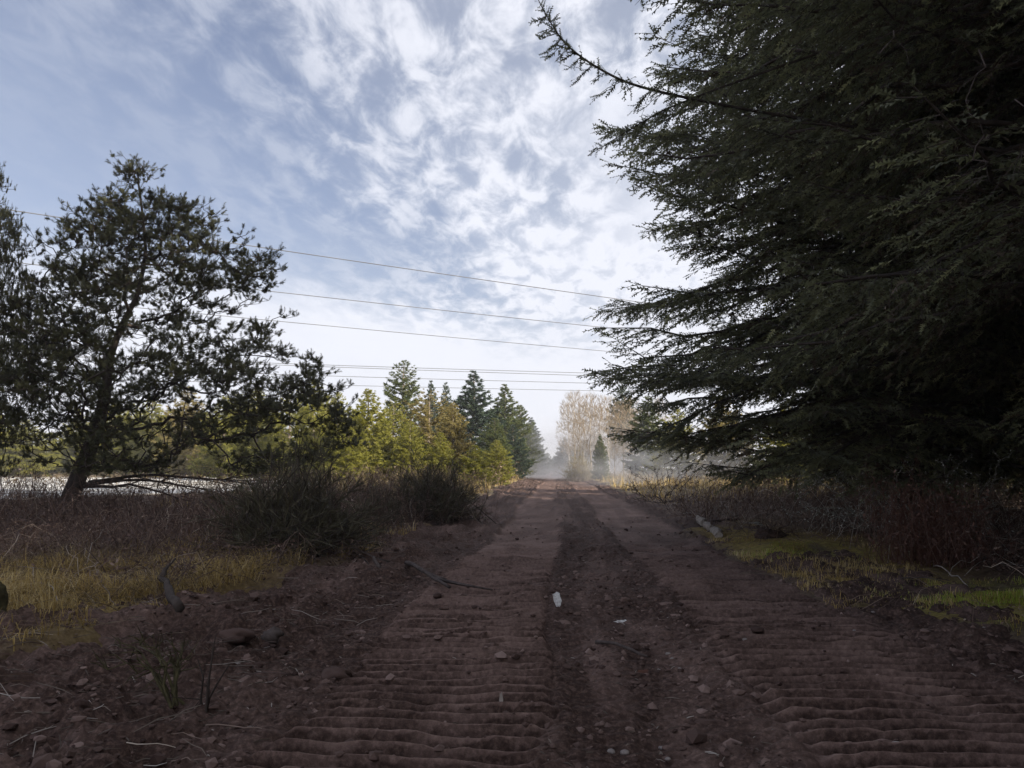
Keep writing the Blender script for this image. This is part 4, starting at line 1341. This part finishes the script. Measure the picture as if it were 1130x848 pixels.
# ================================================================== LOOSE SOIL, CHIPS, STONES
def ico():
    t = (1 + 5 ** .5) / 2
    v = norm(np.array([(-1, t, 0), (1, t, 0), (-1, -t, 0), (1, -t, 0), (0, -1, t), (0, 1, t), (0, -1, -t), (0, 1, -t), (t, 0, -1), (t, 0, 1), (-t, 0, -1), (-t, 0, 1)]))
    f = np.array([(0, 11, 5), (0, 5, 1), (0, 1, 7), (0, 7, 10), (0, 10, 11), (1, 5, 9), (5, 11, 4), (11, 10, 2), (10, 7, 6), (7, 1, 8), (3, 9, 4), (3, 4, 2), (3, 2, 6), (3, 6, 8), (3, 8, 9), (4, 9, 5), (2, 4, 11), (6, 2, 10), (8, 6, 7), (9, 8, 1)])
    return v, f


ICO = ico()


def lumps(seed, pts, r, squash=.65):
    rng = np.random.default_rng(seed)
    n = len(pts)
    v = ICO[0][None] * rng.uniform(.6, 1.25, (n, 12, 1))
    sc = np.stack([rng.uniform(.7, 1.4, n), rng.uniform(.7, 1.4, n), squash * rng.uniform(.7, 1.3, n)], -1) * r[:, None]
    V = (v * sc[:, None] + pts[:, None]).reshape(-1, 3)
    T_ = (ICO[1][None] + (np.arange(n) * 12)[:, None, None]).reshape(-1, 3)
    return Geo().add(V, T_, np.repeat(rng.random(n) * .9, 12))


rng = np.random.default_rng(101)
def loose(x, y, r):
    L, R, _, _ = track_masks(x, y)
    return (inside(x, y) > -.25) & (np.maximum(L, R) < r.random(len(x)) * 1.6) & (r.random(len(x)) < 70 / np.maximum(y, 3) ** 2) & (fbm(x * 1.2, y * 1.2 + 5, 3) > .42)
pts = area_pts(102, 16000, -7, 5, 2.6, 26, loose, zoff=0)
rad = np.minimum(.007 + rng.exponential(.010, len(pts)), .075)
tag(lumps(103, pts, rad).build('soil_clods', M['clod']), kind='stuff')
pts = area_pts(104, 1800, -6.5, 4.5, 2.8, 14, lambda x, y, r: (inside(x, y) > .1) & (r.random(len(x)) < 20 / np.maximum(y, 3) ** 2) & ((x > -.1) & (x < 1.4) | (x < -1.8) | (x > 3.1) | (r.random(len(x)) < .1)), zoff=.003)
n = len(pts)
a = rng.random(n) * 6.283
ln = rng.uniform(.008, .035, n) * np.where(rng.random(n) < .12, 2.2, 1)
d = np.stack([np.cos(a), np.sin(a), rng.normal(0, .2, n)], -1)
P = pts[:, None, :] + d[:, None, :] * (ln[:, None] * np.array([-1, 0, 1.0]))[..., None]
P[:, 1, 2] += .004
g = Geo().add(*tubes(P, np.tile([.002, .0035, .002], (n, 1)) * rng.uniform(.6, 1.6, (n, 1)), 3), np.repeat(np.clip(rng.beta(1.6, 1.8, n), 0, 1), 9))
tag(g.build('wood_chips', M['chip']), kind='stuff')
# straw and twigs over the rough soil on the west side
pts = area_pts(105, 1500, -9, -2.0, 4, 16, lambda x, y, r: (r.random(len(x)) < 40 / np.maximum(y, 3) ** 2), zoff=.012)
n = len(pts)
a = rng.normal(0.15, .6, n)
ln = rng.uniform(.04, .22, n)
d = np.stack([np.cos(a), np.sin(a), rng.normal(0, .18, n)], -1)
P = pts[:, None, :] + d[:, None, :] * (ln[:, None] * np.array([-1, -.3, .4, 1.0]))[..., None] + rng.normal(0, .008, (n, 4, 3))
g = Geo().add(*tubes(P, np.tile([.0025, .003, .003, .0015], (n, 1)) * rng.uniform(.6, 1.5, (n, 1)), 3), np.repeat(np.clip(rng.beta(1.3, 2.2, n), 0, 1), 12))
tag(g.build('dead_stalks', M['chip']), kind='stuff')


def stick(name, p0, p1, r0, r1, label, mat, cat='stick', group=None, bow=.03, twigs=2, seed=0, sides=6, z0=None, z1=None):
    rng = np.random.default_rng(seed)
    p0, p1 = np.array(p0, float), np.array(p1, float)
    s = np.linspace(0, 1, 8)[:, None]
    Q = p0 + (p1 - p0) * s + np.cumsum(rng.normal(0, .012, (8, 3)), 0) * np.linalg.norm(p1 - p0) + np.array([0, 0, 1]) * np.sin(s * math.pi) * bow
    o = empty(name, tuple(Q[0]), label, cat, group) if twigs else None
    g = Geo().add(*tubes((Q - Q[0])[None], np.linspace(r0, r1, 8)[None] * rng.uniform(.85, 1.15, (1, 8)), sides, cap=True))
    if not twigs:
        ob = g.build(name, M[mat], None, True)
        ob.location = tuple(Q[0])
        return tag(ob, label, cat, group)
    g.build('stem', M[mat], o, True)
    L_ = np.linalg.norm(p1 - p0)
    for _ in range(twigs):
        i = rng.integers(2, 7)
        e = Q[i] + (p1 - p0) * rng.uniform(.12, .3) + rng.normal(0, .14 * L_, 3) * [1, 1, .5]
        e[2] = max(e[2], Q[i][2] - .02)
        g = Geo().add(*tubes(np.stack([Q[i], (Q[i] + e) / 2 + rng.normal(0, .02 * L_, 3), e])[None] - Q[0], np.array([[r1 * 1.2, r1, r1 * .4]]), 4, cap=True))
        g.build('twig', M[mat], o, True)
    return o


def gp(px, py, dz=.02):
    p = on_ground(px, py, .0)
    for _ in range(4):
        z = float(surf_z(p[0], p[1]))
        p = on_ground(px, py, z)
    p[2] = z + dz
    return p


stick('fallen_stick', gp(658, 712), gp(718, 731), .018, .010, "dark stick lying across the stony strip between the track prints", 'dead_wood', seed=1, twigs=0)
stick('fallen_branch', gp(448, 624, .05), gp(503, 656, .03), .035, .02, "broken branch lying at the west road edge with splintered end", 'dead_wood', 'branch', seed=2, twigs=2)
stick('branch_stub', gp(422, 637, .0), gp(410, 624, .14), .035, .025, "short thick stub poking up beside the broken branch", 'dead_wood', 'branch', seed=3, twigs=0)
stick('root_stub', gp(200, 676, .0), gp(176, 652, .16), .05, .03, "dark root stub leaning out of the soil by the yellow grass", 'bark', 'root', seed=4, twigs=1)
stick('fallen_branch', gp(150, 652, .06), gp(202, 645, .04), .022, .01, "thin dark branch lying over the yellow grass edge", 'bark', 'branch', seed=5, twigs=2)
stick('pale_stem', gp(1030, 628, .10), gp(1073, 650, .04), .012, .008, "straight pale peeled stem lying behind the green grass", 'pale_wood', seed=6, twigs=0)
stick('fallen_stick', gp(995, 642, .05), gp(1050, 645, .04), .010, .006, "thin grey stick lying level beside the pale peeled stem", 'dead_wood', seed=7, twigs=0)
GC = 'pale dead canes by the broom bushes'
stick('dead_cane', gp(425, 600), gp(412, 565, .75), .007, .004, "bent pale cane standing between two broom bushes, the taller one", 'pale_wood', 'cane', GC, seed=8, twigs=0)
stick('dead_cane', gp(441, 598), gp(430, 568, .65), .007, .004, "bent pale cane standing nearest the road edge bush", 'pale_wood', 'cane', GC, seed=9, twigs=0)
stick('dead_cane', gp(361, 622), gp(358, 592, .6), .007, .004, "upright pale cane at the foot of the largest broom bush", 'pale_wood', 'cane', GC, seed=10, twigs=0)
stick('dead_cane', gp(306, 622, .0), gp(264, 570, .9), .007, .004, "long slanting cane before the largest broom bush", 'pale_wood', 'cane', GC, seed=11, twigs=0)
stick('dead_cane', gp(345, 600, .05), gp(312, 552, .9), .007, .004, "slanting cane crossing the largest broom bush", 'pale_wood', 'cane', GC, seed=12, twigs=0)
GG = 'pale canes over the yellow grass'
for k, (a, b, h, lb) in enumerate((((58, 682), (14, 610), .5, "longest pale cane slanting over the yellow grass"), ((148, 695), (104, 658), .25, "pale cane lying in the middle of the yellow grass"),
                                   ((60, 706), (24, 672), .22, "pale cane low on the yellow grass near the photo's side"), ((136, 645), (112, 590), .55, "thin cane standing at the back of the yellow grass"),
                                   ((152, 642), (190, 620), .25, "pale forked cane at the back corner of the yellow grass"), ((106, 636), (105, 595), .5, "short upright cane before the bramble thicket"))):
    stick('dead_cane', gp(*a, .02), gp(*b, h * .5), .006, .003, lb, 'pale_wood', 'cane', GG, seed=20 + k, twigs=1 if k in (0, 4) else 0)
GQ = 'fallen branches at the east road edge'
for k, (a, b, r, lb, mt) in enumerate((((786, 578), (826, 574), .03, "thick grey branch lying before the dark root mass", 'dead_wood'), ((800, 562), (816, 577), .018, "short branch propped on the thick grey one", 'lichen'),
                                       ((818, 580), (846, 584), .03, "pale ended branch touching the dark root mass", 'lichen'), ((772, 560), (806, 572), .014, "slender branch leaning on the pile of grey branches", 'dead_wood'))):
    stick('fallen_branch', gp(*a, .08), gp(*b, .06), r, r * .6, lb, mt, 'branch', GQ, seed=40 + k, twigs=2)


def lump_thing(name, p, r, label, cat, mat, seed, sub=2, rough=.35, squash=.7):
    import bmesh
    bm = bmesh.new(); bmesh.ops.create_icosphere(bm, subdivisions=sub + 1, radius=1)
    V = np.array([v.co for v in bm.verts]); T_ = np.array([[v.index for v in f.verts] for f in bm.faces]); bm.free()
    n1 = fbm(V[:, 0] * 1.5 + seed * 3 + V[:, 2] * .7 + 30, V[:, 1] * 1.5 + V[:, 2] + 30, 4)
    n2 = fbm(V[:, 0] * 5 + seed + V[:, 2] * 2 + 50, V[:, 1] * 5 + V[:, 2] * 3 + 50, 3)
    V = V * (1 + rough * (n1 - .5) * 2.2 + rough * .5 * (n2 - .5))[:, None] * np.array(r)
    o = Geo().add(V, T_, .3).build(name, M[mat], None, True)
    o.location = tuple(p)
    return tag(o, label, cat)


m_, nt_, b_ = mat_base('dark_root', 0.95, 0.1)
nt_.links.new(ramp_node(nt_, noise_node(nt_, 14, 5, .7), [(.3, (.035, .023, .019)), (.7, (.11, .075, .062))]), b_.inputs['Base Color'])
bump(nt_, b_, noise_node(nt_, 40, 4, .7), 1.0, .02)
M['root'] = m_
lump_thing('root_mass', gp(850, 594, .03), (.30, .22, .17), "dark uprooted root mass at the east road edge", 'root mass', 'root', 3, 3, .5)
# thin roots stick out of it
ro = bpy.data.objects['root_mass']
rng = np.random.default_rng(9)
for k in range(7):
    d = norm(rng.normal(0, 1, 3) * [1.4, 1, .35] + [0, 0, .1])
    Q = np.stack([d * t * np.array([1, 1, .8]) + [0, 0, -.10 * t * t] + rng.normal(0, .02, 3) for t in (.2, .35, .5, .72)])
    Geo().add(*tubes(Q[None], np.array([[.03, .022, .014, .005]]), 4)).build('root', M['root'], ro, True)
stn = lump_thing('soil_block', gp(372, 746, .0), (.12, .11, .07), "squared lump of dark soil on the edge of the track prints", 'soil lump', 'clod', 5, 2, .55)
lump_thing('rock', gp(300, 701, .0), (.10, .08, .06), "brown rock half sunk in the rough soil", 'rock', 'dead_wood', 6, 2, .5)
lump_thing('soil_block', gp(262, 700, -.01), (.15, .11, .06), "broad soil lump beside the brown rock", 'soil lump', 'clod', 7, 2, .5)
lump_thing('stump', gp(-14, 690, .12), (.14, .2, .34), "mossy dark stump cut off by the photo's side at the yellow grass", 'stump', 'moss_wood', 8, 3, .5, 1)

GP_ = 'pale pebbles on the stony strip'
peb = [((737, 722), .020, "palest round pebble right of the dark stick"), ((742, 727), .014, "small pebble touching the palest round one"), ((771, 727), .018, "lone pebble beside the pressed track on the stony strip"),
       ((695, 754), .014, "pebble by the rusty leaf"), ((676, 683), .020, "flat pebble beyond the dark stick"), ((750, 738), .013, "pebble just below the palest round one"),
       ((610, 727), .012, "tiny pebble beside the long groove"), ((674, 830), .022, "pebble close to the camera in the loose strip, western one"), ((689, 831), .022, "pebble close to the camera in the loose strip, eastern one"),
       ((731, 826), .018, "pebble above the bone white chip"), ((737, 838), .014, "small pebble beside the bone white chip"), ((822, 706), .018, "pebble at the start of the soft shoulder, alone"),
       ((1088, 733), .028, "greyish stone on the rough shoulder below the green grass"), ((963, 676), .02, "white pebble just below the grass tongue"), ((943, 696), .014, "little pebble on the shoulder below the white one"),
       ((269, 730), .03, "pale stone lying on the rough soil west of the prints"), ((262, 733), .02, "small stone touching the pale one on the rough soil")]
for k, (pp, r, lb) in enumerate(peb):
    lump_thing('pebble', gp(*pp, r * .05), (r * 1.3, r, r * .7), lb, 'pebble', 'pebble', 60 + k, 1, .3)['group'] = GP_


def scrap(p, w, h, seed, label, rz, name='paper_scrap', tilt=.9, mat='scrap'):
    rng = np.random.default_rng(seed)
    n = 7
    u, v = np.meshgrid(np.linspace(-1, 1, n), np.linspace(-1, 1, n))
    z = (fbm(u * 1.3 + seed, v * 1.3 + 9, 3) - .5) * .9
    e = (1 + (fbm(u * 2 + 5 + seed, v * 2, 2) - .5) * 1.1) * (1 - .35 * np.abs(v) ** 3)
    v = v * (1 + (fbm(u * 3 + seed, v * 2 + 4, 2) - .5) * .8)
    V = np.stack([u * w * e, v * h * .25 + z * w * .4, (v * .5 + .45) * h * tilt + z * w * .25], -1).reshape(-1, 3)
    idx = np.arange(n * n).reshape(n, n)
    a, b, c, d = idx[:-1, :-1].ravel(), idx[:-1, 1:].ravel(), idx[1:, 1:].ravel(), idx[1:, :-1].ravel()
    T_ = np.concatenate([np.stack([a, b, c], -1), np.stack([a, c, d], -1)])
    V2 = V + np.array([0, .003, -.001])
    o = Geo().add(V, T_).add(V2, T_[:, ::-1]).build(name, M[mat], None, False)
    o.location = tuple(p); o.rotation_euler = (0, 0, rz)
    return tag(o, label, 'scrap')


scrap(gp(615, 668, .0), .045, .17, 3, "crumpled white scrap standing in the middle of the dirt road", .35)
scrap(gp(686, 687, .0), .07, .05, 5, "flat dirty white scrap lying beyond the dark stick", .1, tilt=.5)
scrap(gp(553, 776, .0), .012, .07, 7, "tiny white splinter sticking up from the pressed track", .0, 'wood_splinter', mat='pale_wood')
scrap(gp(731, 842, .0), .015, .06, 8, "bone white chip near the camera in the loose strip", .6, 'wood_splinter', mat='pale_wood')
scrap(gp(655, 669, .0), .05, .05, 9, "bent pale chip of bark east of the white scrap", -.4, 'bark_chip', mat='pale_wood', tilt=.7)
scrap(gp(710, 743, .0), .05, .045, 10, "rusty brown leaf lying below the dark stick", .4, 'dead_leaf', mat='russet', tilt=.5)

# broken pale log in three blocks
p0, p1 = gp(771, 577, .10), gp(795, 595, .08)
lg = empty('broken_log', tuple(p0), "short broken pale grey log lying at the east road edge", 'log')
rng = np.random.default_rng(12)
for k, (a, b) in enumerate(((0, .30), (.36, .64), (.70, 1.0))):
    s_ = np.linspace(a, b, 5)[:, None]
    Q = (p1 - p0) * s_ + rng.normal(0, .012, (5, 3))
    V, T_ = tubes(Q[None], np.array([[.085, .10, .095, .10, .08]]) * rng.uniform(.9, 1.1), 9, cap=True)
    V = V + rng.normal(0, .009, V.shape)
    Geo().add(V, T_).build('block', M['log'] if 'log' in M else M['pale_wood'], lg, False)

# dead mossy shrub at the front and a bare upright twig beside it
c0 = gp(193, 776, -.02)
sh = empty('dead_shrub', tuple(c0), "flattened dead shrub with mossy stems fanning over the rough soil", 'shrub')
rng = np.random.default_rng(14)
for k in range(9):
    e = gp(105 + k * 11 + rng.uniform(-8, 8), 690 + k * 4 + rng.uniform(-14, 14), .0) * 1.0
    e = c0 + np.array([-rng.uniform(.12, .62), rng.uniform(-.05, .45), 0]); e[2] = c0[2] + rng.uniform(.16, .40)
    s_ = np.linspace(0, 1, 6)[:, None]
    Q = (e - c0) * s_ + np.array([0, 0, .10]) * np.sin(s_ * math.pi) + rng.normal(0, .015, (6, 3)); Q[0] = rng.normal(0, .03, 3) * [1, 1, 0]
    g = Geo().add(*tubes(Q[None], np.linspace(.011, .003, 6)[None], 5))
    for _ in range(8):
        i = rng.integers(2, 6)
        ee = Q[i] + (e - c0) * rng.uniform(.1, .25) + rng.normal(0, .08, 3)
        g.add(*tubes(np.stack([Q[i], (Q[i] + ee) / 2 + rng.normal(0, .015, 3), ee])[None], np.array([[.005, .004, .0015]]), 3))
    g.build('stem', M['moss_wood'], sh, True)
c1 = gp(226, 786, -.02)
tw = empty('bare_sapling', tuple(c1), "thin bare upright sapling in the rough soil beside the dead shrub", 'sapling')
for k, (dx, h) in enumerate(((.02, .50), (-.10, .34), (.10, .30))):
    Q = np.array([[0, 0, 0], [dx * .3, .02, h * .35], [dx * .5 + .02, .0, h * .7], [dx + .03, .03, h]]) + rng.normal(0, .008, (4, 3))
    g = Geo().add(*tubes(Q[None], np.array([[.010, .008, .006, .003]]), 5))
    for _ in range(4):
        i = rng.integers(1, 3); ee = Q[i] + rng.normal(0, .07, 3) + [0, 0, .06]
        g.add(*tubes(np.stack([Q[i], (Q[i] + ee) / 2, ee])[None], np.array([[.004, .003, .0015]]), 3))
    g.build('stem', M['bark'], tw, True)

# ================================================================== POWER LINES
def wire(pl, pr, Y, label, ext=1.2, r=.022, name='power_line'):
    """a conductor through two sighted points, carried on past both, sagging a little"""
    (x0, y0), (x1, y1) = pl, pr
    z = None
    A_ = np.array([0, 0, CAM_H]); d0, d1 = ray(x0, y0), ray(x1, y1)
    a = A_ + d0 * (Y / d0[1])
    # level wire: same height at the second sighting
    b = A_ + d1 * ((a[2] - CAM_H) / d1[2])
    s_ = np.linspace(-ext, 1 + ext * .8, 60)[:, None]
    Q = a + (b - a) * s_
    L_ = np.linalg.norm(b - a)
    Q[:, 2] += (-.10 * s_ * (1 - s_))[:, 0] * L_ / 30
    ob = Geo().add(*tubes((Q - Q[0])[None], np.full((1, 60), r), 4)).build(name, M['wire'])
    ob.location = tuple(Q[0])
    return tag(ob, label, 'power line', 'power lines')


wire((300, 275), (730, 337), 52, "highest power line, dipping from the broad pine towards the tall fir", r=.032)
wire((310, 323), (680, 363), 62, "power line second from the top, crossing the open sky", r=.032)
wire((300, 354), (660, 387), 72, "power line third from the top, above the doubled wires", r=.032)
wire((360, 403), (690, 413), 120, "upper wire of the doubled power line above the far trees", ext=.8, r=.045)
wire((360, 405), (690, 416), 121, "lower wire of the doubled power line above the far trees", ext=.8, r=.045)
wire((360, 415), (690, 424), 128, "power line just under the doubled wires", ext=.8, r=.045)
wire((360, 425), (690, 432), 136, "lowest power line, brushing the tops of the far trees", ext=.8, r=.045)

# ================================================================== HAZE AND MIST
def box(name, lo, hi, mat):
    x0, y0, z0 = lo; x1, y1, z1 = hi
    V = [(x, y, z) for x in (x0, x1) for y in (y0, y1) for z in (z0, z1)]
    F = [(0, 1, 3), (0, 3, 2), (4, 6, 7), (4, 7, 5), (0, 4, 5), (0, 5, 1), (2, 3, 7), (2, 7, 6), (0, 2, 6), (0, 6, 4), (1, 5, 7), (1, 7, 3)]
    return Geo().add(V, F).build(name, mat)


def vol_mat(name, color, density, aniso=0.2):
    m = bpy.data.materials.new(name); m.use_nodes = True
    nt = m.node_tree; nt.nodes.clear()
    o = nt.nodes.new('ShaderNodeOutputMaterial'); v = nt.nodes.new('ShaderNodeVolumePrincipled')
    v.inputs['Color'].default_value = (*color, 1); v.inputs['Density'].default_value = density; v.inputs['Anisotropy'].default_value = aniso
    nt.links.new(v.outputs[0], o.inputs['Volume'])
    return m, nt, v


hm, _, _ = vol_mat('haze_air', (.93, .95, 1.0), .0006)
tag(box('haze', (-1520, -1520, -1.6), (1520, 3020, 34), hm), kind='stuff')


# thin steam lifting off the wet soil where the sun reaches it
def steam(c, r, dens, seed):
    m, nt, v = vol_mat('steam', (.95, .95, 1.0), 0.0, .3)
    tc = nt.nodes.new('ShaderNodeTexCoord')
    ln = nt.nodes.new('ShaderNodeVectorMath'); ln.operation = 'LENGTH'
    nt.links.new(tc.outputs['Object'], ln.inputs[0])
    n = noise_node(nt, 2.2, 3, .6)
    fall = nt.nodes.new('ShaderNodeMapRange'); fall.interpolation_type = 'SMOOTHSTEP'
    fall.inputs[1].default_value, fall.inputs[2].default_value, fall.inputs[3].default_value, fall.inputs[4].default_value = .15, 1.0, 1.0, 0.0
    nt.links.new(ln.outputs['Value'], fall.inputs[0])
    nr = nt.nodes.new('ShaderNodeMapRange'); nr.inputs[1].default_value, nr.inputs[2].default_value, nr.inputs[3].default_value, nr.inputs[4].default_value = .38, .7, 0.0, dens
    nt.links.new(n, nr.inputs[0])
    mu = nt.nodes.new('ShaderNodeMath'); mu.operation = 'MULTIPLY'
    nt.links.new(fall.outputs[0], mu.inputs[0]); nt.links.new(nr.outputs[0], mu.inputs[1])
    nt.links.new(mu.outputs[0], v.inputs['Density'])
    V, T_ = ICO
    o = Geo().add(V * 1.26, T_).build('steam', m)
    o.location = c; o.scale = r
    o.rotation_euler = (0, 0, seed)
    tag(o, kind='stuff')


steam((8.5, 66, 1.3), (10, 16, 3.2), .10, .4)
steam((2, 112, 2.0), (20, 58, 8.0), .10, 1.2)
print('done', round(time.time() - T0, 1), 'tris', sum(len(m.polygons) for m in bpy.data.meshes))

open('/tmp/tris.txt', 'w').write('\n'.join(f"{m.name} {len(m.polygons)}" for m in sorted(bpy.data.meshes, key=lambda m: -len(m.polygons))[:25]) + '\n' + str(sum(len(m.polygons) for m in bpy.data.meshes)))
